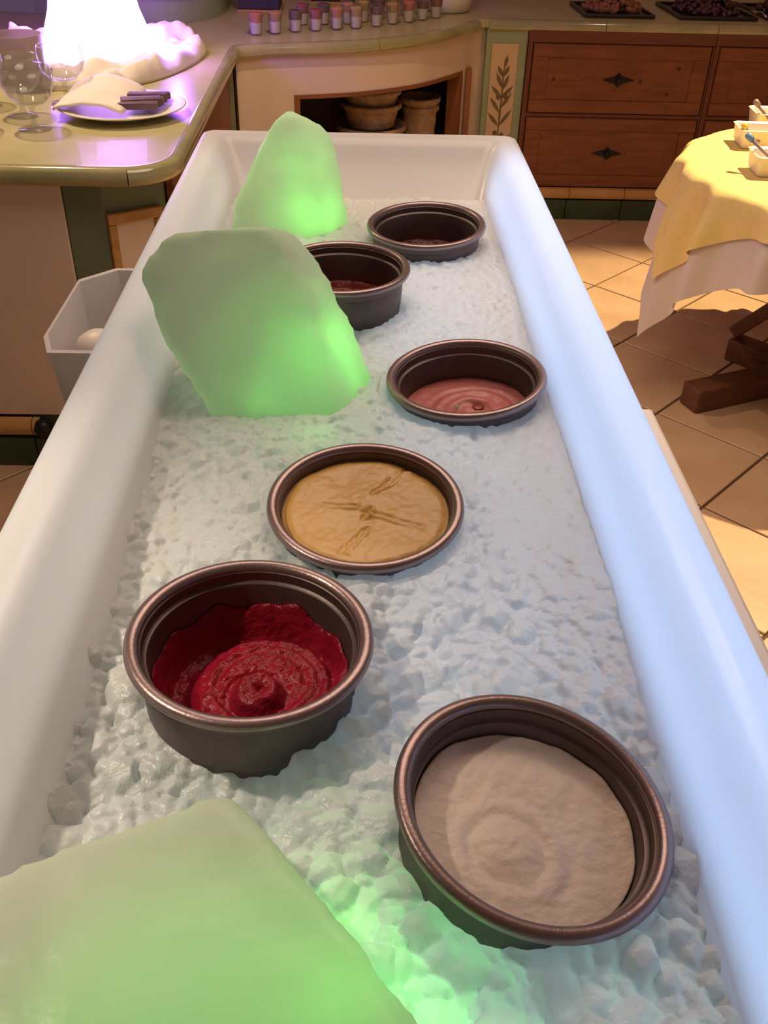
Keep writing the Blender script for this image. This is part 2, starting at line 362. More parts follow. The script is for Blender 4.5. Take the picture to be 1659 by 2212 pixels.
# left cabinet: plaster panel, green corner, framed panel, red-brown side
lc = thing('left_cabinet', 'left cabinet with pale plaster panel and green corner under the worktop', 'cabinet')
obj('carcass', prism([(-2.2, 2.52), (-0.69, 2.52), (-0.54, 2.62), (-0.53, 4.10), (-2.2, 4.10)], 0.0, 0.866), 'green', lc)
obj('plaster_panel', box(-2.2, -0.778, 2.488, 2.52, 0.165, 0.866, 0.003), 'plaster', lc)
obj('corner_post', box(-0.776, -0.672, 2.494, 2.53, 0.0, 0.866, 0.003), 'green', lc)
ang = math.atan2(0.085, 0.13); mt = Matrix.Translation((-0.672, 2.496, 0)) @ Matrix.Rotation(ang, 4, 'Z')
ff = bmesh.new()
for b in ((0, 0.155, 0.745, 0.775), (0, 0.155, 0.20, 0.23), (0, 0.024, 0.2301, 0.7449), (0.131, 0.155, 0.2301, 0.7449)):
    bx(ff, b[0], b[1], -0.012, 0.006, b[2], b[3], 0.004, mt)
obj('panel_frame', ff, 'frame', lc)
obj('framed_panel', box(0.024, 0.131, -0.004, 0.006, 0.23, 0.745, 0, mt), 'plaster', lc)
obj('angled_face', box(-0.005, 0.165, 0.006, 0.03, 0.0, 0.866, 0, mt), 'green', lc)
obj('side_panel', box(-0.535, -0.512, 2.64, 3.93, 0.17, 0.866, 0.003), 'wood', lc)
obj('side_post', box(-0.535, -0.508, 3.932, 4.06, 0.0, 0.866, 0.003), 'green', lc)
lp = thing('tile_plinth', 'green tile plinth with ochre trim at the foot of the plaster panel', 'plinth')
for k in range(7):
    x1 = -0.70 - k * 0.28; x0 = x1 - 0.277
    if x0 < -2.2: break
    obj('plinth_tile', box(x0, x1, 2.462, 2.4875, 0.0, 0.098, 0.004), 'plinth', lp)
    if x1 > -0.9: x1 -= 0.258
    obj('trim_tile', sweep([(x0, 2.4875), (x1, 2.4875)], [(0, 0.104), (-0.022, 0.108), (-0.032, 0.13), (-0.022, 0.152), (0, 0.158)]), 'trimt', lp, auto=0.9)
obj('trim_end', lathe([(0, -0.03), (0.018, -0.026), (0.028, 0), (0.018, 0.026), (0, 0.03)], 12, -0.945, 2.462, 0.131), 'iron', lp, smooth=True)['label'] = 'dark metal knob end of the ochre trim'

# curved cabinet with the open niche
cc = thing('curved_cabinet', 'cream curved plaster cabinet with an open basket niche', 'cabinet')
cp = resample([(-0.498, 4.085)] + offset_path(curve_pts, 0.035)[1:] + [(0.578, 4.862)], 0.035)
i0 = min(range(len(cp)), key=lambda i: abs(cp[i][0] + 0.287)); i1 = min(range(len(cp)), key=lambda i: abs(cp[i][0] - 0.452))
NZ0, NZ1 = 0.22, 0.705
def wallstrip(name, P, z0, z1, m, th=0.03, par=cc):
    return obj(name, sweep(P, [(0, z0), (0, z1), (th, z1), (th, z0)]), m, par, auto=0.6)
wallstrip('upper_face', cp[i0:i1 + 1], NZ1, 0.866, 'plaster'); wallstrip('lower_face', cp[i0:i1 + 1], 0.0, NZ0, 'plaster')
wallstrip('left_face', cp[:i0 + 1], 0.0, 0.866, 'plaster'); wallstrip('right_face', cp[i1:], 0.0, 0.866, 'plaster')
wallstrip('edge_strip', [(-0.499, 4.086), (-0.478, 4.098)], 0.0, 0.86, 'frame', 0.02)['label'] = 'narrow honey wood edge strip'
bm = sweep(cp[i0:i1 + 1], [(-0.004, NZ1 - 0.016), (-0.004, NZ1), (0.06, NZ1), (0.06, NZ1 - 0.016)])
def post(bm, i, s):
    a = Vector(cp[i]); t = (Vector(cp[i + s]) - a).normalized() * 0.024; P = [tuple(a), tuple(a + t)]
    if s < 0: P = P[::-1]
    sweep(P, [(-0.005, NZ0), (-0.005, NZ1 - 0.0165), (0.06, NZ1 - 0.0165), (0.06, NZ0)], bm)
post(bm, i0, 1); post(bm, i1, -1)
obj('niche_frame', bm, 'orange', cc)
ninn = cp[i0:i1 + 1]
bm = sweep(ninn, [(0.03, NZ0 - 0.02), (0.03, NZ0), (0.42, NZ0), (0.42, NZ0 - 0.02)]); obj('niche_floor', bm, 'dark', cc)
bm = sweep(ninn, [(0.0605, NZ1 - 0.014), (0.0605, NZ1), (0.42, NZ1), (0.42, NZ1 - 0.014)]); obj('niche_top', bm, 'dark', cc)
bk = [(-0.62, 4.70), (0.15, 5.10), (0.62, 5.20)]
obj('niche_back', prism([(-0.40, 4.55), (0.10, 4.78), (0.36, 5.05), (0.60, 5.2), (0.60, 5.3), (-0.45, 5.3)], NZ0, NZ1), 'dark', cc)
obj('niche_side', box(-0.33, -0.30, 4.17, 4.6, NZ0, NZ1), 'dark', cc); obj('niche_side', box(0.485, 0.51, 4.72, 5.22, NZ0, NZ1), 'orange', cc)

def basket_mesh(r1, r0, hh):
    prof = [(0, 0.0), (r0, 0.0)]; n = 9
    for k in range(1, n): 
        t = k / n; prof.append((r0 + (r1 - 0.008 - r0) * t + (0.002 if k % 2 else -0.001), hh * t))
    prof += [(r1 - 0.006, hh - 0.026), (r1 + 0.001, hh - 0.022), (r1 + 0.002, hh - 0.004), (r1 - 0.004, hh), (r1 - 0.010, hh - 0.004), (r0 - 0.004, 0.01), (0, 0.008)]
    return lathe(prof, 40, wob=lambda a, z: 0.006 * math.sin(a * 20 + z * 200))
def basket(x, y, z, r1, r0, hh, label, group):
    o = obj('bread_basket', basket_mesh(r1, r0, hh), 'wicker', smooth=True); o.location = (x, y, z); tag(o, label, 'basket', group)
    return o
gb = 'baskets in the curved niche'
basket(0.045, 4.56, NZ0 + 0.001, 0.160, 0.115, 0.285, 'widest pale wicker basket, bottom of the middle stack', gb)
basket(0.045, 4.56, NZ0 + 0.275, 0.137, 0.105, 0.105, 'middle wicker basket of the tall centre stack in the niche', gb)
basket(0.045, 4.56, NZ0 + 0.345, 0.134, 0.105, 0.095, 'topmost wicker basket of the tall centre stack in the niche', gb)
basket(0.275, 4.72, NZ0 + 0.001, 0.090, 0.062, 0.335, 'tall tapered basket under another at right of the niche', gb)
basket(0.275, 4.72, NZ0 + 0.300, 0.094, 0.08, 0.072, 'shallow basket on top of the tall tapered one', gb)
o = basket(-0.215, 4.44, NZ0 + 0.001, 0.098, 0.085, 0.26, 'dark brown bin at the left end of the niche', gb); o.data.materials[0] = M['dark2'] if 'dark2' in M else mat('dark_brown_wicker', (0.16, 0.085, 0.055), 0.7, var=0.3, scale=30)

# painted pilaster
pl = thing('pilaster', 'green pilaster with a painted olive branch panel beside the drawers', 'pilaster')
obj('post', box(0.577, 0.768, 4.812, 4.88, 0.0, 0.866, 0.004), 'pilgreen', pl)
pp = obj('panel', box(0.604, 0.728, 4.805, 4.813, 0.17, 0.805, 0.003), 'pilpanel', pl)
br = bmesh.new()
def leaf(bm, x, z, ang, L, w, y=4.8045):
    c, s = math.cos(ang), math.sin(ang); pts = []
    for t, ww in ((0, 0), (0.3, 0.8), (0.6, 1.0), (1.0, 0.0), (0.6, -1.0), (0.3, -0.8)):
        u, v = L * t, w * ww * 0.5; pts.append((x + u * c - v * s, z + u * s + v * c))
    vs = [bm.verts.new((a, y - 0.0008, b)) for a, b in pts]; bm.faces.new(vs)
    vs2 = [bm.verts.new((a, y + 0.0004, b)) for a, b in pts]
    for i in range(6): bm.faces.new((vs[i], vs[(i + 1) % 6], vs2[(i + 1) % 6], vs2[i]))
stem = [(0.668, 0.24), (0.664, 0.36), (0.666, 0.48), (0.668, 0.58), (0.667, 0.68), (0.672, 0.735)]
tube([(x, 4.8046, z) for x, z in stem], [0.005, 0.005, 0.0045, 0.004, 0.003, 0.0015], 6, br)
for x, z, a, L in ((0.664, 0.44, 0.95, .10), (0.664, 0.44, 2.3, .085), (0.666, 0.52, 1.0, .09), (0.666, 0.50, 2.2, .09), (0.667, 0.57, 0.8, .075), (0.667, 0.57, 2.35, .075),
                   (0.667, 0.60, 1.2, .08), (0.667, 0.61, 2.0, .08), (0.667, 0.66, 1.1, .06), (0.668, 0.66, 2.1, .06), (0.670, 0.70, 1.4, .06), (0.664, 0.34, 0.8, .09), (0.664, 0.34, 2.4, .09)):
    leaf(br, x, z, a, L, 0.018)
for x, z in ((0.652, 0.575), (0.684, 0.578), (0.650, 0.41), (0.682, 0.40)):
    lathe([(0, -0.013), (0.010, -0.006), (0.011, 0.004), (0, 0.013)], 8, x, 4.8046, z, br)
bo = obj('painted_branch', br, 'branch', pl)

# drawer cabinets
def drawer_front(x0, x1, z0, z1, par, knots):
    d = obj('drawer', box(x0, x1, 4.800, 4.822, z0, z1, 0.004), 'wood', par)
    f = bmesh.new(); w = 0.075
    # raised stiles and rails around a sunk panel
    bx(f, x0 + 0.002, x1 - 0.002, 4.792, 4.801, z1 - w * 0.78, z1 - 0.002, 0.003); bx(f, x0 + 0.002, x1 - 0.002, 4.792, 4.801, z0 + 0.002, z0 + w * 0.78, 0.003)
    bx(f, x0 + 0.002, x0 + w, 4.792, 4.801, z0 + w * 0.781, z1 - w * 0.781, 0.003); bx(f, x1 - w, x1 - 0.002, 4.792, 4.801, z0 + w * 0.781, z1 - w * 0.781, 0.003)
    obj('drawer_frame', f, 'wood', d)
    cx, cz = (x0 + x1) / 2, (z0 + z1) / 2
    hb = bmesh.new()
    pts = [(-0.062, 0), (-0.03, 0.010), (-0.016, 0.012), (0, 0.026), (0.016, 0.012), (0.03, 0.010), (0.062, 0), (0.03, -0.010), (0.016, -0.012), (0, -0.026), (-0.016, -0.012), (-0.03, -0.010)]
    A = [hb.verts.new((cx + a * 1.25, 4.799, cz + b * 1.25)) for a, b in pts]; B = [hb.verts.new((cx + a * 1.2, 4.795, cz + b * 1.15)) for a, b in pts]
    hb.faces.new(A); hb.faces.new(B[::-1])
    for i in range(12): hb.faces.new((A[i], A[(i + 1) % 12], B[(i + 1) % 12], B[i]))
    lathe([(0, -0.016), (0.011, -0.011), (0.015, 0), (0.011, 0.011), (0, 0.016)], 12, cx, 4.783, cz, hb)
    obj('handle', hb, 'iron', d)
    if knots:
        kb = bmesh.new()
        for kx, kz, kr in knots: lathe([(0, -kr), (kr * 0.75, -kr * .6), (kr, 0), (kr * 0.75, kr * .6), (0, kr)], 8, kx, 4.8035, kz, kb)
        for v in kb.verts: v.co.y = 4.7998 if v.co.y < 4.8035 else 4.8025
        k = obj('knots', kb, 'knot', d); k['kind'] = 'stuff'
def drawer_cab(x0, x1, label, k1, k2):
    t = thing('drawer_cabinet', label, 'cabinet', group=None)
    f = bmesh.new()
    bx(f, x0, x1, 4.822, 5.74, 0.0, 0.866)
    obj('carcass', f, 'wood2', t)
    f = bmesh.new()
    bx(f, x0, x1, 4.798, 4.8215, 0.815, 0.866, 0.002); bx(f, x0, x1, 4.800, 4.8215, 0.490, 0.507, 0.002)
    bx(f, x0, x0 + 0.022, 4.799, 4.8215, 0.158, 0.8149, 0.002); bx(f, x1 - 0.008, x1, 4.799, 4.8215, 0.158, 0.8149, 0.002)
    obj('face_frame', f, 'wood2', t)
    drawer_front(x0 + 0.026, x1 - 0.012, 0.509, 0.812, t, k1); drawer_front(x0 + 0.026, x1 - 0.012, 0.160, 0.488, t, k2)
drawer_cab(0.770, 1.640, 'red-brown two-drawer cabinet right of the green pilaster', [(0.905, .658, .012), (1.318, .655, .013), (1.49, .715, .014), (1.455, .60, .013)], [(1.30, .325, .007)])
drawer_cab(1.642, 2.512, 'red-brown two-drawer cabinet behind the yellow table, beyond the first', [(1.85, .60, .007)], [])
drawer_cab(2.514, 3.2, 'red-brown drawer cabinet at the far right end of the counter', [], [])
rp = thing('tile_plinth', 'green tile plinth with ochre trim along the drawer cabinets', 'plinth')
for k in range(9):
    x0 = 0.483 + k * 0.28; x1 = x0 + 0.277; xa = max(x0, 0.585)
    obj('plinth_tile', box(xa, x1, 4.782, 4.7975, 0.0, 0.097, 0.003), 'plinth', rp)
    x0 += 0.008; x1 += 0.008; xa = max(x0, 0.592)
    obj('trim_tile', sweep([(xa, 4.7975), (x1, 4.7975)], [(0, 0.102), (-0.020, 0.107), (-0.026, 0.128), (-0.018, 0.150), (0, 0.156)]), 'trimt', rp, auto=0.9)

# ------------------------------------------------------------------ the ice tank
tank = thing('ice_tank', 'long white glowing plastic tank filled with crushed ice', 'ice tank')
def rring(bm, hx, y0, y1, z, r, n=8):
    out = []
    for cx, cy, a0 in ((hx - r, y1 - r, 0), (-hx + r, y1 - r, PI / 2), (-hx + r, y0 + r, PI), (hx - r, y0 + r, 1.5 * PI)):
        for k in range(n + 1):
            a = a0 + PI / 2 * k / n; out.append(bm.verts.new((cx - 0.002 + r * math.cos(a), cy + r * math.sin(a), z)))
    return out
bm = bmesh.new()
Y0, Y1 = 0.06, 2.150
rows = [(0.300, 0.045, 0.62, 0.02), (0.318, 0.027, 0.72, 0.02), (0.338, 0.007, 0.95, 0.02), (0.3435, 0.0015, 1.04, 0.02), (0.3445, 0.0005, 1.062, 0.02), (0.342, 0.003, 1.0745, 0.02), (0.335, 0.010, 1.084, 0.019),
        (0.326, 0.019, 1.0885, 0.018), (0.315, 0.030, 1.090, 0.018), (0.302, 0.043, 1.0885, 0.018), (0.293, 0.053, 1.083, 0.019), (0.286, 0.062, 1.072, 0.02), (0.281, 0.072, 1.058, 0.022),
        (0.269, 0.105, 1.02, 0.03), (0.256, 0.150, 0.985, 0.035), (0.242, 0.195, 0.958, 0.04), (0.230, 0.225, 0.939, 0.045), (0.215, 0.25, 0.930, 0.05)]
rings = [rring(bm, hx, Y0 + iy * 0.8, Y1 - iy, z, r) for hx, iy, z, r in rows]
for a, b in zip(rings[:-1], rings[1:]):
    for i in range(len(a)):
        j = (i + 1) % len(a); bm.faces.new((a[i], a[j], b[j], b[i]))
bm.faces.new(rings[-1]); bm.faces.new(rings[0][::-1])
obj('shell', bm, 'tank', tank, auto=0.9)
obj('pedestal', box(-0.27, 0.27, 0.16, 2.02, 0.0, 0.619, 0.01), 'pedestal', tank)
ledge = thing('side_shelf', 'narrow cream shelf board along the right flank of the tank', 'shelf')
obj('board', box(0.343, 0.462, 0.10, 1.292, 0.865, 0.900, 0.006), 'ledge', ledge)
bm = bmesh.new()
for y in (0.3, 0.7, 1.1): bx(bm, 0.336, 0.43, y - 0.01, y + 0.01, 0.80, 0.8645)
obj('brackets', bm, 'ledge', ledge)

# ------------------------------------------------------------------ sorbet pans
PANS = [  # x, y, rim z, normal tilt x, tilt y, yaw
    (-0.094, 0.616, 1.051, 0.032, 0.031), (0.009, 0.858, 1.024, -0.003, -0.075), (0.138, 0.452, 1.032, 0.163, -0.020),
    (0.147, 1.156, 1.024, -0.072, -0.012), (0.122, 1.722, 1.036, -0.035, -0.040), (-0.029, 1.452, 1.059, -0.010, -0.001)]
PH = 0.100
panprof = [(0, 0), (0.088, 0.0), (0.0925, 0.003), (0.0945, 0.028), (0.0938, 0.0295), (0.0955, 0.031), (0.0985, 0.076), (0.0978, 0.078), (0.1005, 0.0795), (0.1015, 0.091),
           (0.0975, 0.0935), (0.0958, 0.0925), (0.0950, 0.0835), (0.0935, 0.0822), (0.0915, 0.0815), (0.0905, 0.079), (0.0868, 0.006), (0.083, 0.0025), (0, 0.0022)]
rimprof = [(0.1012 , 0.0905), (0.1045, 0.0890), (0.1085, 0.0905), (0.1100, 0.0940), (0.1093, 0.0975), (0.1065, 0.0997), (0.1020, 0.1000), (0.0985, 0.0982), (0.0968, 0.0945), (0.0972, 0.0915)]
pan_labels = ['metal pan of deep red raspberry sorbet', 'metal pan holding the mango-yellow sorbet', 'largest nearest metal pan, tilted, holding the white sorbet', 'metal pan holding the pink strawberry sorbet by the right wall',
              'farthest metal pan, dark and nearly empty', 'metal pan with dark red remains, half hidden by the middle ice block']
pan0 = None; pan_objs = []
for k, (x, y, z, nx, ny) in enumerate(PANS):
    if pan0 is None:
        pan0 = p = obj('sorbet_pan', lathe(panprof, 128), 'pan', auto=0.5)
        obj('rolled_rim', lathe(rimprof, 128, close=True), 'rim', p, smooth=True)
    else: p = dup(pan0)
    n = Vector((nx, ny, 1)).normalized()
    q = Vector((0, 0, 1)).rotation_difference(n)
    p.rotation_euler = q.to_euler(); p.location = Vector((x, y, z)) - n * 0.097
    tag(p, pan_labels[k], 'pan', 'round steel sorbet pans sunk in the ice'); pan_objs.append(p)
bpy.context.view_layer.update()

def sorbet(k, name, label, m, hf, R=0.0888, nr=44, na=96, floor_z=0.006, full=False):
    """polar height field closed underneath; hf(x, y, t) gives the height in the pan"""
    bm = bmesh.new(); rings = []; c = bm.verts.new((0, 0, hf(0, 0, 0)))
    for i in range(1, nr + 1):
        t = i / nr; ring = []
        for j in range(na):
            a = 2 * PI * j / na; cx, cy = math.cos(a), math.sin(a); hh = hf(R * t * cx, R * t * cy, t)
            rr = R * t if full else min(R * t, 0.0862 + (hh - 0.006) * 0.049); ring.append(bm.verts.new((rr * cx, rr * cy, hh)))
        rings.append(ring)
    lowr = [bm.verts.new((0.0855 * math.cos(2 * PI * j / na), 0.0855 * math.sin(2 * PI * j / na), floor_z)) for j in range(na)]
    for j in range(na): bm.faces.new((c, rings[0][j], rings[0][(j + 1) % na]))
    for a, b in zip(rings + [lowr], (rings + [lowr])[1:]):
        for j in range(na): bm.faces.new((a[j], b[j], b[(j + 1) % na], a[(j + 1) % na]))
    bm.faces.new(lowr[::-1])
    o = obj(name, bm, m, smooth=True); o.matrix_world = pan_objs[k].matrix_world.copy()
    return tag(o, label, 'sorbet', 'sorbets in the round pans')
def nz(x, y, s, seed=0.0): return noise.noise(Vector((x * s, y * s, seed)))
def gs(d, s): return math.exp(-(d / s) ** 2)
def sst(a, b, x): t = min(1, max(0, (x - a) / (b - a))); return t * t * (3 - 2 * t)
def h_rasp(x, y, t):
    a = math.atan2(y, x); wall = 0.036 * sst(0.80, 1.0, t) * (0.80 + 0.20 * math.cos(a - 1.75)) * (1 + 0.05 * math.sin(7 * a) + 0.05 * math.sin(12 * a + 1) + 0.25 * nz(math.cos(a), math.sin(a), 3.5, 8))
    cx, cy = 0.014, -0.014; d = math.hypot(x - cx, y - cy); phi = math.atan2(y - cy, x - cx)
    swirl = math.sin(2 * PI * d / 0.013 - phi); mound = 0.028 * (1 - sst(0.054, 0.078, d)) + 0.004 * gs(d, 0.045)
    kd = math.hypot(x - 0.008, y + 0.030); knob = 0.010 * (1 - sst(0.014, 0.026, kd)) - 0.007 * gs(math.hypot(x - 0.012, y + 0.030), 0.006) - 0.004 * gs(abs(kd - 0.027), 0.004)
    return 0.024 + wall + mound + 0.0011 * swirl * sst(0.025, 0.04, d) * (1 - sst(0.06, 0.075, d)) + knob + 0.0018 * nz(x, y, 90) + 0.001 * nz(x, y, 220)
def seg(x, y, x0, y0, x1, y1):
    dx, dy = x1 - x0, y1 - y0; t = max(0, min(1, ((x - x0) * dx + (y - y0) * dy) / (dx * dx + dy * dy)))
    ex, ey = x - x0 - t * dx, y - y0 - t * dy; s = 1 if ex * dy - ey * dx > 0 else -1
    return s * math.hypot(ex, ey)
def h_mango(x, y, t):
    hh = 0.0855 + 0.0025 * nz(x, y, 22, 3) + 0.0006 * nz(x, y, 120) - 0.003 * sst(0.88, 1, t)
    for (x0, y0, x1, y1, A) in ((0.012, 0.030, 0.048, 0.072, 0.0035), (-0.045, 0.008, -0.012, 0.004, 0.002), (0.0, -0.004, 0.06, -0.030, 0.002), (-0.022, -0.070, 0.000, -0.035, 0.003), (0.0, -0.012, 0.006, 0.0, 0.0025)):
        w = 0.003 * nz(x, y, 80, 7)
        d = seg(x, y, x0, y0, x1, y1) + w
        hh += A * (gs(d - 0.002, 0.0022) - gs(d + 0.003, 0.0030))
    return hh
def h_coco(x, y, t):
    a = math.atan2(y, x)
    cx, cy = -0.016, -0.022; d = math.hypot(x - cx, (y - cy)); phi = math.atan2(y - cy, x - cx)
    hh = 0.067 + 0.0012 * nz(x, y, 30, 5) + 0.0005 * nz(x, y, 160) + 0.007 * sst(0.86, 1, t) * (0.5 + 0.3 * math.sin(3 * a) + 0.3 * nz(math.cos(a), math.sin(a), 4, 2)) * sst(-0.4, 0.6, math.sin(a + 0.4))
    hh += 0.0035 * (1 - sst(0.008, 0.030, d)) - 0.0018 * gs(d - 0.030, 0.0045) * (0.6 + 0.4 * math.sin(phi * 2 + 1)) - 0.0016 * gs(d - 0.050, 0.006) * sst(0.0, 0.8, math.cos(phi - 0.3)) 
    hh += 0.0010 * gs(d - 0.040, 0.006)
    return hh
def h_straw(x, y, t):
    d = math.hypot(x - 0.012, y + 0.010); phi = math.atan2(y + 0.01, x - 0.012)
    return 0.046 + 0.004 * gs(d - 0.04, 0.018) + 0.0013 * math.sin(2 * PI * d / 0.02 - phi) * (1 - sst(0.06, 0.085, d)) - 0.007 * gs(math.hypot(x - 0.017, y - 0.004), 0.009) + 0.001 * nz(x, y, 60) - 0.004 * gs(math.hypot(x - 0.03, y + 0.03), 0.006)
def h_dark(x, y, t): return 0.020 + 0.012 * sst(0.75, 1, t) + 0.003 * nz(x, y, 40, 1) + 0.006 * gs(math.hypot(x - 0.03, y), 0.04)
def h_red(x, y, t): return 0.026 + 0.012 * sst(0.8, 1, t) + 0.004 * nz(x, y, 35, 4) + 0.012 * gs(math.hypot(x + 0.02, y + 0.04), 0.035)
sorbet(0, 'raspberry_sorbet', 'deep red raspberry sorbet swirled up to a glossy knob', 'rasp', h_rasp, nr=64, na=144)
sorbet(1, 'mango_sorbet', 'smooth yellow-ochre mango sorbet filling its pan', 'mango', h_mango, R=0.0938, nr=56, na=128, full=True)
sorbet(2, 'coconut_sorbet', 'creamy white sorbet with a swirled centre', 'coco', h_coco, nr=56, na=128)
ss = sorbet(3, 'strawberry_sorbet', 'pink strawberry sorbet scooped low in its pan', 'straw', h_straw)
sorbet(4, 'cherry_sorbet', 'very dark red sorbet low in the farthest pan', 'cherry', h_dark)
sorbet(5, 'blood_orange_sorbet', 'dark red-orange sorbet low in the half-hidden pan', 'orangered', h_red)
bm = lathe([(0, -0.0015), (0.006, -0.001), (0.008, 0.0), (0.005, 0.001), (0, 0.0014)], 14, 0.017, 0.004, 0.0445)
pu = obj('pulp_spot', bm, 'strawdark', ss, smooth=True); pu['label'] = 'darker red pulp spot'

# ------------------------------------------------------------------ ice blocks
def ice_block(name, pts, label, vox=0.008, amp=0.004, sm=10, nscale=22):
    bm = bmesh.new()
    for p in pts: bm.verts.new(p)
    r = bmesh.ops.convex_hull(bm, input=bm.verts[:])
    bmesh.ops.delete(bm, geom=[v for v in bm.verts if not v.link_faces], context='VERTS')
    o = obj(name, bm, 'block')
    md = o.modifiers.new('r', 'REMESH'); md.mode = 'VOXEL'; md.voxel_size = vox
    md = o.modifiers.new('s', 'SMOOTH'); md.iterations = sm; md.factor = 0.5
    dg = bpy.context.evaluated_depsgraph_get(); me = bpy.data.meshes.new_from_object(o.evaluated_get(dg))
    o.modifiers.clear(); o.data = me
    for v in me.vertices:
        p = v.co; d = noise.noise(p * nscale) * amp + noise.noise(p * 70) * amp * 0.3
        v.co = p + v.normal * d
    me.shade_smooth()
    return tag(o, label, 'ice block', 'lit ice blocks in the tank')
def grow(P, c, k):
    c = Vector(c); return [tuple(c + (Vector(p) - c) * k) for p in P]
midF = [(-0.285, 1.168, 1.154), (-0.273, 1.183, 1.178), (-0.248, 1.195, 1.201), (-0.207, 1.199, 1.208), (-0.115, 1.202, 1.212), (-0.085, 1.178, 1.165), (-0.058, 1.132, 1.09), (-0.030, 1.083, 1.005), (-0.038, 1.055, 0.94), (-0.16, 1.058, 0.94), (-0.21, 1.094, 1.02), (-0.245, 1.118, 1.067)]
midB = [(-0.275, 1.256, 1.105), (-0.243, 1.285, 1.150), (-0.14, 1.302, 1.172), (-0.089, 1.299, 1.168), (-0.054, 1.278, 1.134), (-0.021, 1.248, 1.083), (0.002, 1.216, 1.031), (0.033, 1.187, 0.980), (0.044, 1.172, 0.94), (-0.166, 1.211, 0.95)]
ice_block('ice_block', midF + midB, 'big leaning grey-green ice block in the middle of the tank')
farF = [(-0.136, 1.852, 1.200), (-0.158, 1.845, 1.184), (-0.178, 1.831, 1.152), (-0.204, 1.809, 1.108), (-0.236, 1.779, 1.048), (-0.250, 1.750, 0.96), (-0.138, 1.738, 0.96), (-0.070, 1.750, 0.96), (-0.077, 1.788, 1.065), (-0.085, 1.817, 1.124), (-0.106, 1.843, 1.180)]
farB = [(-0.132, 1.925, 1.176), (-0.077, 1.924, 1.160), (-0.049, 1.910, 1.131), (-0.036, 1.889, 1.087), (-0.028, 1.862, 1.033), (-0.014, 1.830, 0.96), (-0.190, 1.90, 1.125), (-0.18, 1.91, 1.14), (-0.233, 1.864, 0.99)]
ice_block('ice_block', farF + farB, 'pointed pale green ice block at the far end of the tank')
nt_ = [(-0.262, 0.386, 1.042), (-0.174, 0.420, 1.049), (-0.120, 0.443, 1.053), (-0.094, 0.448, 1.054), (-0.076, 0.434, 1.054), (-0.024, 0.363, 1.054), (0.046, 0.279, 1.052), (0.10, 0.20, 1.05), (0.09, 0.10, 1.05), (-0.20, 0.10, 1.05), (-0.262, 0.13, 1.045)]
nb_ = [(x * 0.97 - 0.002, y * 0.99, 0.945) for x, y, z in nt_]
ice_block('ice_block', nt_ + nb_, 'large flat green-lit ice slab nearest the camera, bottom left corner', vox=0.009, amp=0.003, sm=7)

# ------------------------------------------------------------------ crushed ice
CTRL = np.array([(-.10, .50, .966), (-.20, .46, .966), (-.23, .62, .964), (-.17, .52, .974), (-.24, .50, .955), (-.24, .75, .965), (-.19, .65, .980), (0, .43, .985), (.03, .50, .988), (.10, .345, .984), (.16, .335, .996), (.23, .36, .988), (.25, .5, .986), (.25, .42, .984), (.05, .62, .990), (.18, .62, 1.0), (.10, .75, 1.004), (.2, .75, 1.006), (.04, .73, .996),
                 (-.12, .80, .990), (-.22, .80, .975), (-.13, .95, .992), (-.22, .95, .975), (.14, .9, 1.006), (.2, 1.0, 1.004), (.09, 1.02, 1.0), (.16, 1.03, .998), (-.12, 1.02, 1.0), (0, 1.02, 1.002), (.03, 1.12, 1.000), (.08, 1.3, .992), (.2, 1.3, .996), (0.0, 1.33, .988), (.1, 1.5, .994), (.22, 1.5, 1.0),
                 (.12, 1.6, .996), (.22, 1.65, .998), (-.12, 1.6, .99), (-.22, 1.5, .985), (-.1, 1.95, .988), (.12, 1.88, .994), (-.23, 1.72, .99), (0.22, 1.85, .995), (.05, .22, .99), (.2, .2, 1.0), (-.2, .2, .98)])
def ice_h(x, y):
    d2 = (CTRL[:, 0] - x) ** 2 + (CTRL[:, 1] - y) ** 2 + 4e-4; w = 1 / d2 ** 1.6
    h = float((w * CTRL[:, 2]).sum() / w.sum())
    return h + 0.004 * noise.noise(Vector((x * 22, y * 22, 2)))
def in_pan(x, y, pad):
    for (px, py, pz, _, _) in PANS:
        if math.hypot(x - px, y - py) < pad: return True
    return False
ice = thing('crushed_ice', 'bed of crushed ice packed around the sorbet pans', 'crushed ice')
def chunk_mesh(seed):
    r = random.Random(seed); bm = bmesh.new(); bmesh.ops.create_icosphere(bm, subdivisions=2, radius=1.0)
    planes = [(Vector((r.gauss(0, 1), r.gauss(0, 1), r.gauss(0, 1))).normalized(), r.uniform(0.42, 0.78)) for _ in range(12)]
    sx, sy, szz = r.uniform(0.8, 1.25), r.uniform(0.75, 1.1), r.uniform(0.85, 1.1); off = Vector((r.random() * 50, 0, 0))
    for v in bm.verts:
        p = v.co.copy()
        for n, d in planes:
            e = p.dot(n) - d
            if e > 0: p -= n * e * 0.9
        p *= 1 + 0.14 * noise.noise(p * 1.7 + off)
        v.co = Vector((p.x * sx, p.y * sy, p.z * szz))
    me = bpy.data.meshes.new('ice_chunk'); bm.to_mesh(me); bm.free(); me.shade_smooth(); me.materials.append(M['ice']); return me
variants = [chunk_mesh(100 + k) for k in range(14)]
VV = []; FF = []
for me in variants:
    a = np.empty(len(me.vertices) * 3); me.vertices.foreach_get('co', a); VV.append(a.reshape(-1, 3))
    FF.append(np.array([p.vertices[:] for p in me.polygons]))
nt2 = np.array([(p[0], p[1]) for p in nt_])
def in_poly(x, y, P):
    c = False; n = len(P)
    for i in range(n):
        x1, y1 = P[i]; x2, y2 = P[(i + 1) % n]
        if (y1 > y) != (y2 > y) and x < (x2 - x1) * (y - y1) / (y2 - y1) + x1: c = not c
    return c
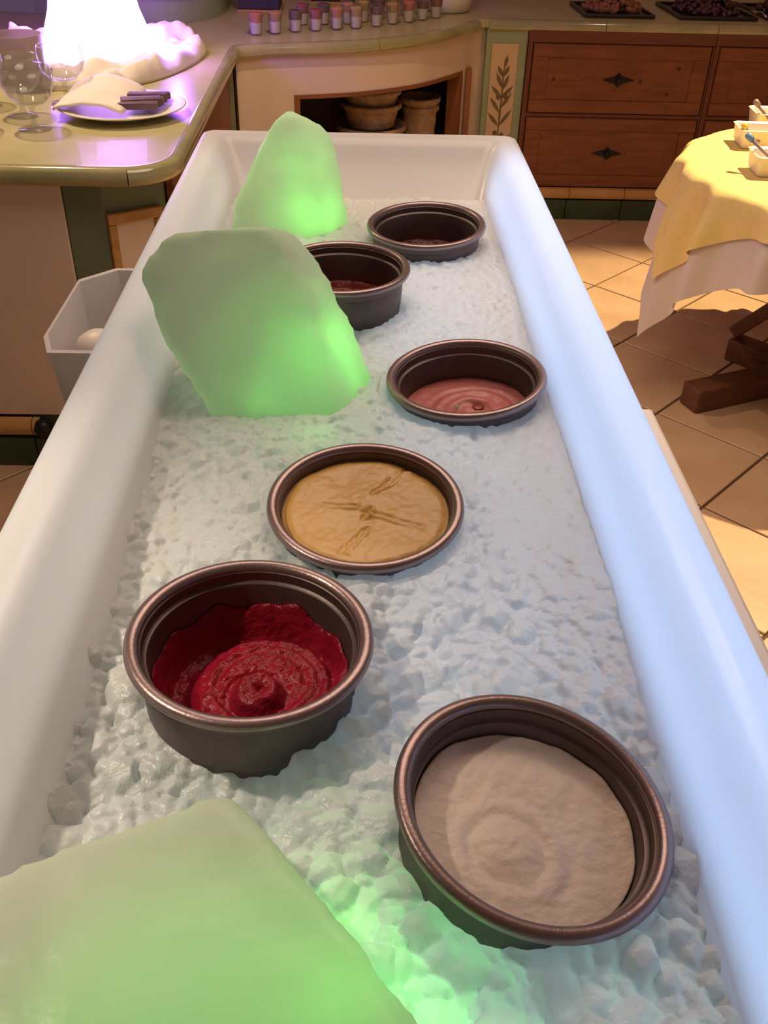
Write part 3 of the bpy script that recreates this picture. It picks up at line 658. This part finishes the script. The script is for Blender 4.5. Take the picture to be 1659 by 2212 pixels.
midfoot = [(-0.20, 1.07), (-0.03, 1.062), (0.04, 1.165), (0.0, 1.22), (-0.16, 1.22), (-0.22, 1.12)]
farfoot = [(-0.24, 1.75), (-0.07, 1.75), (-0.02, 1.83), (-0.05, 1.88), (-0.22, 1.85)]
# scatter lump centres
spots = []; cells = {}
for _ in range(60000):
    x = random.uniform(-0.275, 0.272); y = random.uniform(0.16, 1.99)
    sz = random.choice((0.0055, 0.0065, 0.0075, 0.009, 0.0105, 0.0125)) * (1.42 if y < 0.62 else 1.05 if y < 0.8 else 0.85)
    if x > 0.17 and y > 0.5: sz *= 0.8
    key = (int(x / 0.025), int(y / 0.025)); bad = False
    for dx in (-1, 0, 1):
        for dy in (-1, 0, 1):
            for (qx, qy, qs) in cells.get((key[0] + dx, key[1] + dy), ()):
                if math.hypot(x - qx, y - qy) < (sz + qs) * 0.60: bad = True
    if bad: continue
    cells.setdefault(key, []).append((x, y, sz)); spots.append((x, y, sz))
gx = np.linspace(-0.274, 0.270, 290)
gy = np.concatenate([np.arange(0.17, 0.72, 0.0016), np.arange(0.72, 1.985, 0.0027)])
GX, GY = np.meshgrid(gx, gy)
BASE = np.zeros_like(GX)
d2w = np.zeros_like(GX)
for cx, cy, cz in CTRL:
    w = 1 / ((GX - cx) ** 2 + (GY - cy) ** 2 + 4e-4) ** 1.6; BASE += w * cz; d2w += w
BASE /= d2w
H = BASE - 0.009; OWN = np.full(GX.shape, -1, int)
sm = lambda a, b, v: (lambda t: t * t * (3 - 2 * t))(np.clip((v - a) / (b - a), 0, 1))
for k, (x, y, sz) in enumerate(spots):
    i0_, i1_ = np.searchsorted(gx, (x - 1.7 * sz, x + 1.7 * sz)); j0_, j1_ = np.searchsorted(gy, (y - 1.7 * sz, y + 1.7 * sz))
    if i1_ - i0_ < 2 or j1_ - j0_ < 2: continue
    dx = GX[j0_:j1_, i0_:i1_] - x; dy = GY[j0_:j1_, i0_:i1_] - y
    dp = min(math.hypot(x - p[0], y - p[1]) for p in PANS)
    top = sz * random.uniform(0.2, 0.95) + (0.003 if 0.098 < dp < 0.125 else 0)
    a0 = random.uniform(0, 2 * PI); hh = np.full(dx.shape, top)
    for q in range(3):      # sloping top facets
        a = a0 + q * 2.1 + random.uniform(-0.5, 0.5); sl = random.uniform(0.15, 0.55)
        hh = np.minimum(hh, top + sz * random.uniform(-0.05, 0.15) - sl * (dx * math.cos(a) + dy * math.sin(a)))
    nf = random.randint(5, 7)
    for q in range(nf):     # steep flanks
        a = a0 + 2 * PI * (q + random.uniform(-0.25, 0.25)) / nf; sl = random.uniform(1.6, 3.2); rr = sz * random.uniform(0.65, 1.1)
        hh = np.minimum(hh, top - sl * (dx * math.cos(a) + dy * math.sin(a) - rr))
    z = BASE[min(j0_ + (j1_ - j0_) // 2, len(gy) - 1), min(i0_ + (i1_ - i0_) // 2, len(gx) - 1)] + hh
    sub = H[j0_:j1_, i0_:i1_]; m = z > sub; sub[m] = z[m]; OWN[j0_:j1_, i0_:i1_][m] = k
for _ in range(2):          # melt the sharpest creases a little
    P_ = np.pad(H, 1, mode='edge'); mean = (P_[:-2, 1:-1] + P_[2:, 1:-1] + P_[1:-1, :-2] + P_[1:-1, 2:]) / 4; H = H * 0.6 + mean * 0.4
SMZ = sm(0.08, 0.22, GX) * sm(0.48, 0.75, GY) * (1 - 0.35 * sm(1.0, 1.5, GY))
H = BASE + (H - BASE) * (1.45 - 0.45 * sm(0.6, 1.0, GY)) * (1 - 0.62 * SMZ)
for (px, py, pz, nx, ny) in PANS:
    r = np.hypot(GX - px, GY - py); rimz = pz - (nx * (GX - px) + ny * (GY - py)) - 0.020
    H = np.where(r < 0.120, np.minimum(H, rimz + 0.55 * (H - BASE)), H); H = np.where(r < 0.112, np.minimum(H, rimz + 0.008), H)
    H = np.where(r < 0.0955, np.minimum(H, 0.936), H)
WALLX = np.abs(GX + 0.002)
inside = np.ones_like(H, bool)
# the 300 lumps that show largest become parts of their own
own_count = np.bincount(OWN[OWN >= 0].ravel(), minlength=len(spots))
def shows(k):
    x, y, sz = spots[k]
    if y < 0.285 or in_poly(x, y, nt2) or in_poly(x, y, midfoot) or in_poly(x, y, farfoot): return 0
    if min(math.hypot(x - p[0], y - p[1]) for p in PANS) < 0.104 or own_count[k] < 25: return 0
    return sz / math.dist((x, y, 0.99), (0, 0, 1.64))
order = sorted(range(len(spots)), key=lambda k: -shows(k))
chosen = [k for k in order[:300] if shows(k) > 0]
ny_, nx_ = H.shape
vid = np.arange(ny_ * nx_).reshape(ny_, nx_)
quads = np.stack([vid[:-1, :-1], vid[:-1, 1:], vid[1:, 1:], vid[1:, :-1]], -1).reshape(-1, 4)
qown = OWN[:-1, :-1].reshape(-1)
co = np.stack([GX, GY, H], -1).reshape(-1, 3)
def part_mesh(name, faces):
    used, inv = np.unique(faces, return_inverse=True)
    me = bpy.data.meshes.new(name); me.from_pydata(co[used].tolist(), [], inv.reshape(-1, 4).tolist()); me.shade_smooth(); return me
sel = np.zeros(len(spots) + 1, bool); sel[chosen] = True
bed = mobj('packed_bed', part_mesh('packed_bed', quads[~sel[qown]]), 'icebed', ice); bed['kind'] = 'stuff'
srt = np.argsort(qown, kind='stable'); qs = qown[srt]
for k in chosen:
    a, b = np.searchsorted(qs, (k, k + 1))
    if b - a > 8: mobj('ice_chunk', part_mesh('ice_chunk', quads[srt[a:b]]), 'icebed', ice)
def rot_m(): return Matrix.Rotation(random.uniform(0, 2 * PI), 3, 'Z') @ Matrix.Rotation(random.uniform(-0.7, 0.7), 3, 'X') @ Matrix.Rotation(random.uniform(-0.7, 0.7), 3, 'Y')
# stray chip on the strawberry sorbet
chip = bpy.data.objects.new('ice_chip', variants[3].copy()); col.objects.link(chip)
chip.matrix_world = pan_objs[3].matrix_world @ Matrix.Translation((-0.014, -0.010, 0.0555)) @ Matrix.Scale(0.0055, 4)
tag(chip, 'small clear chip of ice lying on the pink sorbet', 'ice chip')

# ------------------------------------------------------------------ scoop bin on the left flank
bn = thing('scoop_bin', 'white octagonal plastic bin hung on the left flank of the tank', 'bin')
def octo(s, z, cx=-0.4225, cy=1.50, hx=0.075, hy=0.165):
    c = 0.055; return [(cx + a * hx * s + (-math.copysign(c, a) if f else 0), cy + b * hy * s + (0 if f else -math.copysign(c, b)), z) for a, b, f in ((1, 1, 0), (1, 1, 1), (-1, 1, 1), (-1, 1, 0), (-1, -1, 0))] + [(cx - hx * s + 0.02, cy - hy * s, z), (cx + hx * s, cy - hy * s, z)]
bm = bmesh.new(); lv = [octo(1.03, 0.955), octo(1.03, 0.962), octo(0.97, 0.962), octo(0.80, 0.72), octo(0.78, 0.70), octo(0.82, 0.69), octo(1.0, 0.952)]
ringv = [[bm.verts.new(p) for p in l] for l in lv]
for a, b in zip(ringv[:4], ringv[1:4]):
    for i in range(7): bm.faces.new((a[i], a[(i + 1) % 7], b[(i + 1) % 7], b[i]))
bm.faces.new(ringv[3])
for a, b in ((ringv[0], ringv[6]), (ringv[6], ringv[5])):
    for i in range(7): bm.faces.new((a[i], a[(i + 1) % 7], b[(i + 1) % 7], b[i]))
bm.faces.new(ringv[5])
for v in ringv[4]: bm.verts.remove(v)
obj('bin_body', bm, 'bin', bn, auto=0.5)
sp = thing('ice_scoop', 'white rounded ice scoop standing in the side bin', 'scoop', (-0.440, 1.47, 0.815))
obj('scoop_bowl', lathe([(0, 0.115), (0.02, 0.113), (0.034, 0.103), (0.040, 0.085), (0.042, 0.0), (0.038, -0.05), (0.034, -0.05), (0.037, 0.0), (0.035, 0.085), (0, 0.10)], 32), 'china', sp, smooth=True)
obj('scoop_handle', tube([(0.0, -0.045, 0.02), (0, -0.07, 0.06), (0, -0.09, 0.10)], [0.010, 0.012, 0.011], 12), 'china', sp, smooth=True)

# ------------------------------------------------------------------ ice sculpture on its cloth, left counter
CX, CY = -0.955, 3.80
ZT = 0.9036
def wob(a, z): return (0.05 * math.sin(3 * a + 1) + 0.05 * math.sin(8 * a) + 0.03 * math.sin(13 * a + 2)) * (1 - sst(0.0, 0.06, z))
sculp = obj('ice_sculpture', lathe([(0, 0.012), (0.20, 0.012), (0.205, 0.03), (0.188, 0.06), (0.180, 0.10), (0.158, 0.16), (0.142, 0.24), (0.128, 0.32), (0.12, 0.42), (0.09, 0.44), (0, 0.44)], 96, CX, CY, ZT, wob=wob), 'glow', smooth=True)
tag(sculp, 'glowing violet-white tapered ice sculpture on the left counter', 'ice sculpture')
bm = bmesh.new(); rings = []; na = 160
for i in range(30):
    t = i / 29; ring = []
    for j in range(na):
        a = 2 * PI * j / na
        RX = 0.36 + 0.02 * math.sin(3 * a); RY = 0.50 + 0.03 * math.sin(2 * a + 1)
        r = 0.09 + (1 - 0.09) * t; x = RX * r * math.cos(a); y = RY * r * math.sin(a) * (1.12 if math.sin(a) < 0 else 0.75)
        f = abs(noise.noise(Vector((x * 7, y * 7, 1)))) + 0.35 * abs(noise.noise(Vector((x * 18, y * 18, 5))))
        env = sst(0.45, 0.68, t) * (1 - 0.75 * sst(0.93, 1.0, t))
        z = 0.006 + env * (0.028 + 0.085 * f) 
        ring.append(bm.verts.new((CX + 0.01 + x, CY + y, ZT + z)))
    rings.append(ring)
low = [bm.verts.new((v.co.x, v.co.y, ZT + 0.001)) for v in rings[-1]]
for a, b in zip(rings + [low], (rings + [low])[1:]):
    for j in range(na): bm.faces.new((a[j], b[j], b[(j + 1) % na], a[(j + 1) % na]))
bm.faces.new(low[::-1]); bm.faces.new(rings[0])
tag(obj('bunched_cloth', bm, 'napkin', smooth=True), 'bunched white cloth spread under the glowing ice sculpture', 'cloth')

# raised tier behind it
tr = thing('raised_tier', 'curved green raised tier with a honey wood rim behind the sculpture', 'shelf tier')
tp = smooth_curve([(-2.2, 4.62), (-1.52, 4.68), (-1.18, 4.50), (-0.92, 4.46), (-0.74, 4.52), (-0.62, 4.72), (-0.60, 5.0), (-0.64, 5.40)], 6)
def shrink(P, d): return offset_path(P, d)
obj('tier_wall', prism(shrink(tp, 0.02) + [(-2.2, 5.40)], ZT + 0.0005, 1.0), 'pilgreen', tr)
obj('tier_rim', sweep(tp, [(0.03, 1.0), (0.004, 1.002), (-0.006, 1.012), (-0.006, 1.028), (0.004, 1.036), (0.03, 1.036)]), 'frame', tr, auto=0.9)
obj('tier_top', prism(shrink(tp, 0.03) + [(-2.2, 5.40)], 1.0005, 1.033), 'pilpanel', tr)

# plate with folded napkin and dark bundle
PX, PY = -0.712, 3.01
plate = obj('dinner_plate', lathe([(0, 0.004), (0.10, 0.004), (0.105, 0.0), (0.115, 0.0), (0.12, 0.007), (0.185, 0.024), (0.189, 0.027), (0.184, 0.029), (0.12, 0.012), (0, 0.010)], 80, PX, PY, ZT), 'china', smooth=True)
tag(plate, 'white plate holding a napkin at the end of the left counter', 'plate')
bm = bmesh.new()
G = 16; gv = []
for j in range(G + 1):
    row = []
    for i in range(G + 1):
        u, v = i / G, j / G; x = -0.175 + 0.20 * u; y = -0.115 + 0.245 * v
        zz = 0.030 + 0.052 * math.sin(PI * min(1, u * 0.95 + 0.05)) ** 0.7 * (0.45 + 0.55 * v) + 0.006 * noise.noise(Vector((u * 5, v * 5, 3)))
        x += 0.03 * v * u
        row.append(bm.verts.new((PX + x, PY + y, ZT + zz)))
    gv.append(row)
for j in range(G):
    for i in range(G): bm.faces.new((gv[j][i], gv[j][i + 1], gv[j + 1][i + 1], gv[j + 1][i]))
nk = obj('folded_napkin', bm, 'napkin', smooth=True); md = nk.modifiers.new('t', 'SOLIDIFY'); md.thickness = 0.006; md.offset = -1
tag(nk, 'white folded napkin propped on the plate', 'napkin')
bm = bmesh.new()
for k in range(5):
    mt = Matrix.Translation((PX + 0.055 + 0.004 * k, PY - 0.055 + 0.030 * k, ZT + 0.034)) @ Matrix.Rotation(0.12 + 0.12 * math.sin(k * 2), 4, 'Z') @ Matrix.Rotation(0.1 * math.sin(k), 4, 'X')
    bx(bm, -0.055, 0.062, -0.018, 0.018, -0.007, 0.012 + 0.006 * (k % 2), 0.004, mt)
tag(obj('dark_bundle', bm, 'violetdark', auto=0.5), 'small dark mauve bundle beside the napkin on the plate', 'bundle')

# goblets
def goblet_prof(s):
    o = [(0, 0.0), (0.042, 0.0), (0.043, 0.003), (0.012, 0.010), (0.007, 0.016), (0.006, 0.05), (0.010, 0.058), (0.035, 0.066), (0.058, 0.086), (0.067, 0.115), (0.062, 0.155)]
    i = [(0.0605, 0.155), (0.0652, 0.115), (0.056, 0.088), (0.034, 0.0685), (0, 0.064)]
    return [(r * s, z * s) for r, z in o + i]
g0 = None
gob = [(-0.918, 2.815, 'clear glass goblet nearest the plate, at the front of the cluster'), (-1.085, 2.80, 'clear glass goblet beside the frame edge, front row of the cluster'), (-0.99, 2.955, 'clear glass goblet in the second row of the cluster'), (-0.905, 3.12, 'clear glass goblet beside the napkin, behind the front one'), (-1.13, 3.06, 'clear glass goblet at the back near the milky tumbler')]
for x, y, lab in gob:
    if g0 is None: g0 = g = obj('glass_goblet', lathe(goblet_prof(1.05), 40), 'glass', smooth=True)
    else: g = dup(g0)
    g.location = (x, y, ZT + 0.0002); tag(g, lab, 'goblet', 'glass goblets on the left counter')
mk = obj('milky_tumbler', lathe([(0, 0.0), (0.064, 0.0), (0.066, 0.004), (0.078, 0.155), (0.078, 0.16), (0.0745, 0.16), (0.062, 0.012), (0, 0.010)], 48, -1.085, 3.30, ZT), 'milk', auto=0.6)
tag(mk, 'milky beige tumbler behind the glass goblets', 'tumbler')

# ------------------------------------------------------------------ dessert cups on the back counter
def cup_parts(topm):
    c = obj('dessert_cup', lathe([(0, 0.0), (0.020, 0.0), (0.023, 0.003), (0.0315, 0.082), (0.0315, 0.084), (0.0300, 0.084), (0.0215, 0.006), (0, 0.006)], 24), 'glass', auto=0.6)
    f = obj('cream_filling', lathe([(0, 0.0065), (0.0205, 0.0065), (0.0255, 0.048), (0, 0.048)], 24), 'cream', c, auto=0.6)
    t = obj('topping', lathe([(0, 0.0485), (0.0256, 0.0485), (0.0288, 0.076), (0.020, 0.083), (0, 0.085)], 24), TOP[topm], c, auto=0.9)
    return c
protos = {}
frontc = [(-0.432, 4.30, 'orangered'), (-0.357, 4.335, 'ochre'), (-0.276, 4.385, 'maroon'), (-0.193, 4.42, 'crimson'), (-0.107, 4.465, 'orange'), (-0.026, 4.50, 'gold'), (0.062, 4.555, 'maroon'), (0.133, 4.625, 'gold'), (0.206, 4.68, 'orangered'), (0.270, 4.745, 'maroon'), (0.335, 4.81, 'crimson')]
backc = [(-0.255, 4.55, 'crimson'), (-0.06, 4.60, 'orange'), (0.005, 4.655, 'gold'), (0.075, 4.73, 'maroon'), (0.135, 4.79, 'gold'), (-0.165, 4.575, 'maroon'), (0.20, 4.86, 'gold'), (0.265, 4.93, 'crimson')]
rearc = [(-0.06, 4.76, 'maroon'), (0.02, 4.83, 'crimson'), (0.11, 4.93, 'maroon')]
words = dict(orangered='orange-red', ochre='ochre', maroon='dark maroon', crimson='crimson', orange='orange', gold='golden')
ordn = ['first', 'second', 'third', 'fourth', 'fifth', 'sixth', 'seventh', 'eighth', 'ninth', 'tenth', 'eleventh']
for row, cs in (('front', frontc), ('second', backc), ('rear', rearc)):
    order = sorted(range(len(cs)), key=lambda i: cs[i][0])
    for k, i in enumerate(order):
        x, y, tm = cs[i]
        if tm not in protos: protos[tm] = c = cup_parts(tm)
        else: c = dup(protos[tm])
        c.location = (x, y, ZT + 0.0003)
        tag(c, f'dessert cup with {words[tm]} topping, {ordn[k]} from left in the {row} row', 'dessert cup', 'dessert cups on the back counter')
# dark display boxes and white urn behind the cups
def dbox(x0, x1, y0, y1, z1, lab):
    t = thing('display_box', lab, 'display box'); obj('box_body', box(x0, x1, y0, y1, ZT + 0.012, z1, 0.004), 'blackbox', t); obj('box_base', box(x0 - 0.008, x1 + 0.008, y0 - 0.008, y1 + 0.008, ZT, ZT + 0.0119, 0.002), 'frame', t)
dbox(-0.56, -0.375, 4.84, 5.02, 1.14, 'dark display box on the back counter, left of the cups')
dbox(-0.245, -0.105, 5.12, 5.26, 1.14, 'dark display box standing behind the dessert cups')
ur = obj('white_urn', lathe([(0, 0.0), (0.085, 0.0), (0.10, 0.006), (0.112, 0.05), (0.118, 0.14), (0.11, 0.22), (0.09, 0.25), (0.085, 0.25), (0.10, 0.21), (0, 0.03)], 48, 0.405, 5.02, ZT), 'china', smooth=True)
tag(ur, 'white rounded urn at the end of the cup row', 'urn')

# trays of dried fruit
def tray(cx, cy, hx, hy, rz, lab, fname, flab, fm, nf, fs, pile):
    t = obj('dark_tray', box(-hx, hx, -hy, hy, 0, 0.006, 0.002), 'blackplate')
    b = bmesh.new(); w = 0.012
    bx(b, -hx, hx, -hy, -hy + w, 0.0061, 0.018, 0.002); bx(b, -hx, hx, hy - w, hy, 0.0061, 0.018, 0.002); bx(b, -hx, -hx + w, -hy + w, hy - w, 0.0061, 0.018, 0.002); bx(b, hx - w, hx, -hy + w, hy - w, 0.0061, 0.018, 0.002)
    obj('tray_rim', b, 'blackplate', t); t.location = (cx, cy, ZT); t.rotation_euler = (0, 0, rz); tag(t, lab, 'tray', 'dark trays on the back counter')
    V = []; F = []; base = 0; k = 0
    while k < nf:
        x, y = random.uniform(-1, 1), random.uniform(-1, 1)
        if x * x + y * y > 1: continue
        r2 = math.hypot(x, y); kk = random.randrange(14); m3 = np.array(rot_m()); s = fs * random.uniform(0.75, 1.15)
        v = VV[kk] @ m3.T * s + np.array((x * (hx - 0.03), y * (hy - 0.03), 0.007 + s * 0.8 + random.random() * pile * (1 - r2 ** 2)))
        V.append(v); F.append(FF[kk] + base); base += len(v); k += 1
    me = bpy.data.meshes.new(fname); me.from_pydata(np.concatenate(V), [], np.concatenate(F).tolist())
    o = mobj(fname, me, fm, None, smooth=True); o.location = (cx, cy, ZT); o.rotation_euler = (0, 0, rz); tag(o, flab, 'dried fruit', kind='stuff')
tray(1.20, 5.10, 0.165, 0.19, 0.02, 'dark tray heaped with brown dried fruit', 'dried_fruit', 'brown heap of dried fruit on the tray over the first drawers', 'nuts', 150, 0.021, 0.05)
tray(1.665, 5.13, 0.185, 0.22, 0.02, 'dark tray heaped with black prunes', 'prunes', 'heap of dark prunes on the second tray', 'prunes', 150, 0.021, 0.05)
tray(2.09, 5.15, 0.185, 0.22, 0.03, 'dark tray of raisins at the right edge of the frame', 'raisins', 'dark raisins on the tray at the frame edge', 'prunes', 150, 0.018, 0.03)
sv = thing('serving_spoon', 'shiny serving spoon between the two dark trays', 'spoon')
obj('spoon_bowl', lathe([(0, 0), (0.018, 0.004), (0.026, 0.012), (0.024, 0.0125), (0.016, 0.006), (0, 0.003)], 20, 1.872, 5.02, ZT + 0.0175), 'steel', sv, smooth=True)
obj('spoon_handle', tube([(1.872, 4.998, ZT + 0.028), (1.878, 4.95, ZT + 0.034), (1.885, 4.90, ZT + 0.022)], 0.005, 8), 'steel', sv, smooth=True)

# ------------------------------------------------------------------ round table
TX, TY, TR, TZ = 1.62, 3.07, 0.545, 0.755
tab = thing('round_table', 'round table on a dark wooden trestle foot under two cloths', 'table', (TX, TY, 0))
obj('tabletop', lathe([(0, TZ - 0.03), (TR - 0.012, TZ - 0.03), (TR - 0.010, TZ - 0.006), (TR - 0.014, TZ - 0.004), (0, TZ - 0.004)], 64), 'darkwood', tab)
def beam(bm, p0, p1, w, hh):
    p0, p1 = Vector(p0), Vector(p1); d = p1 - p0; a = math.atan2(d.y, d.x); pitch = -math.asin(d.z / d.length)
    mt = Matrix.Translation(p0) @ Matrix.Rotation(a, 4, 'Z') @ Matrix.Rotation(pitch, 4, 'Y'); bx(bm, 0, d.length, -w / 2, w / 2, 0, hh, 0.006, mt); return bm
obj('foot_beam', beam(bmesh.new(), (-0.475, -0.205, 0), (0.46, 0.17, 0), 0.09, 0.085), 'darkwood', tab)
obj('foot_beam', beam(bmesh.new(), (-0.20, 0.20, 0.0), (-0.055, 0.045, 0.0), 0.085, 0.084), 'darkwood', tab)
obj('foot_beam', beam(bmesh.new(), (0.055, -0.045, 0.0), (0.22, -0.40, 0.0), 0.085, 0.084), 'darkwood', tab)
obj('column', box(-0.05, 0.05, -0.05, 0.05, 0.0855, TZ - 0.031, 0.008), 'darkwood', tab)
obj('brace', beam(bmesh.new(), (-0.19, 0.185, 0.085), (-0.06, 0.055, 0.30), 0.05, 0.05), 'darkwood', tab)
def cloth(half, rot, fold_amp, nf, ph, flare, gap, n=120, th=0.003, seed=0):
    bm = bmesh.new(); g = []
    for j in range(n + 1):
        row = []
        for i in range(n + 1):
            u = (2 * i / n - 1) * half; v = (2 * j / n - 1) * half
            r = math.hypot(u, v); a = math.atan2(v, u); w = a + rot
            if r <= TR + gap: X, Z = r, TZ + gap
            else:
                s = r - TR - gap; rad = 0.035
                if s < rad * PI / 2: X = TR + gap + rad * math.sin(s / rad) ; Z = TZ + gap - rad * (1 - math.cos(s / rad)); e = 0
                else: e = s - rad * PI / 2; X = TR + gap + rad + e * flare; Z = TZ + gap - rad - e * math.sqrt(1 - flare * flare)
                k = min(1, s / 0.16)
                X += fold_amp * k * (math.sin(nf * w + ph) + 0.45 * math.sin((nf * 1.7) * w + ph * 2)) + 0.02 * k * noise.noise(Vector((math.cos(w) * 3, math.sin(w) * 3, seed)))
            row.append(bm.verts.new((X * math.cos(w), X * math.sin(w), Z)))
        g.append(row)
    for j in range(n):
        for i in range(n): bm.faces.new((g[j][i], g[j][i + 1], g[j + 1][i + 1], g[j + 1][i]))
    return bm
rot = math.radians(187 - 45)
wc = obj('white_tablecloth', cloth(0.79, rot, 0.026, 18, 0.6, 0.13, 0.0, seed=3), 'white_cloth', smooth=True); wc.location = (TX, TY, 0); tag(wc, 'white tablecloth hanging below the yellow one', 'tablecloth')
yc = obj('yellow_tablecloth', cloth(0.652, rot, 0.030, 18, 0.6, 0.15, 0.006, seed=3), 'yellow', smooth=True); yc.location = (TX, TY, 0); tag(yc, 'yellow top cloth draped square over the round table', 'tablecloth')

# dishes and their spoons
def dish(x, y, lab, rz):
    t = thing('serving_dish', lab, 'dish', (x, y, TZ + 0.0075), rz, 'white rectangular dishes on the yellow table')
    bm = bmesh.new(); L_, W_ = 0.15, 0.062
    def rr(hx, hy, z, r=0.015):
        o = []
        for cx, cy, a0 in ((hx - r, hy - r, 0), (-hx + r, hy - r, PI / 2), (-hx + r, -hy + r, PI), (hx - r, -hy + r, 1.5 * PI)):
            for k in range(5): a = a0 + PI / 8 * k; o.append(bm.verts.new((cx + r * math.cos(a), cy + r * math.sin(a), z)))
        return o
    rg = [rr(L_ - .012, W_ - .012, 0), rr(L_ - .006, W_ - .006, 0.01), rr(L_, W_, 0.056), rr(L_ + .004, W_ + .004, 0.060), rr(L_, W_, 0.062), rr(L_ - .008, W_ - .008, 0.057), rr(L_ - .014, W_ - .014, 0.01), rr(L_ - .02, W_ - .02, 0.007)]
    for a, b in zip(rg[:-1], rg[1:]):
        for i in range(20): bm.faces.new((a[i], a[(i + 1) % 20], b[(i + 1) % 20], b[i]))
    bm.faces.new(rg[0][::-1]); bm.faces.new(rg[-1])
    obj('dish_body', bm, 'china', t, auto=0.7); return t
def spoon(p0, p1, tipm, lab):
    t = thing('small_spoon', lab, 'spoon'); p0, p1 = Vector(p0), Vector(p1); d = p1 - p0
    obj('spoon_handle', tube([p0 + d * 0.22, p0 + d * 0.6, p1], [0.006, 0.005, 0.004], 8), 'greyp', t, smooth=True)
    obj('handle_tip', tube([p0, p0 + d * 0.06, p0 + d * 0.2199], [0.007, 0.011, 0.009], 10), tipm, t, smooth=True)
    b = bmesh.new(); lathe([(0, -0.012), (0.012, -0.006), (0.015, 0.0), (0.012, 0.003), (0, 0.002)], 12, p1.x, p1.y, p1.z, b); obj('spoon_bowl', b, 'steel', t, smooth=True)
dish(1.428, 3.335, 'white rectangular dish with a yellow-tipped spoon, second from front', -0.06)
dish(1.375, 3.02, 'white rectangular dish nearest on the yellow table', -0.06)
dish(1.555, 3.56, 'white rectangular dish farthest back on the yellow table', -0.06)
spoon((1.201, 3.06, 0.868), (1.285, 2.99, 0.800), 'bluep', 'dark spoon with a light blue tip resting in the nearest dish')
spoon((1.276, 3.30, 0.838), (1.330, 3.29, 0.790), 'yellowp', 'spoon with a yellow tip lying in the second dish')
spoon((1.381, 3.52, 0.866), (1.462, 3.50, 0.790), 'greyp', 'mauve-grey spoon leaning in the farthest dish')
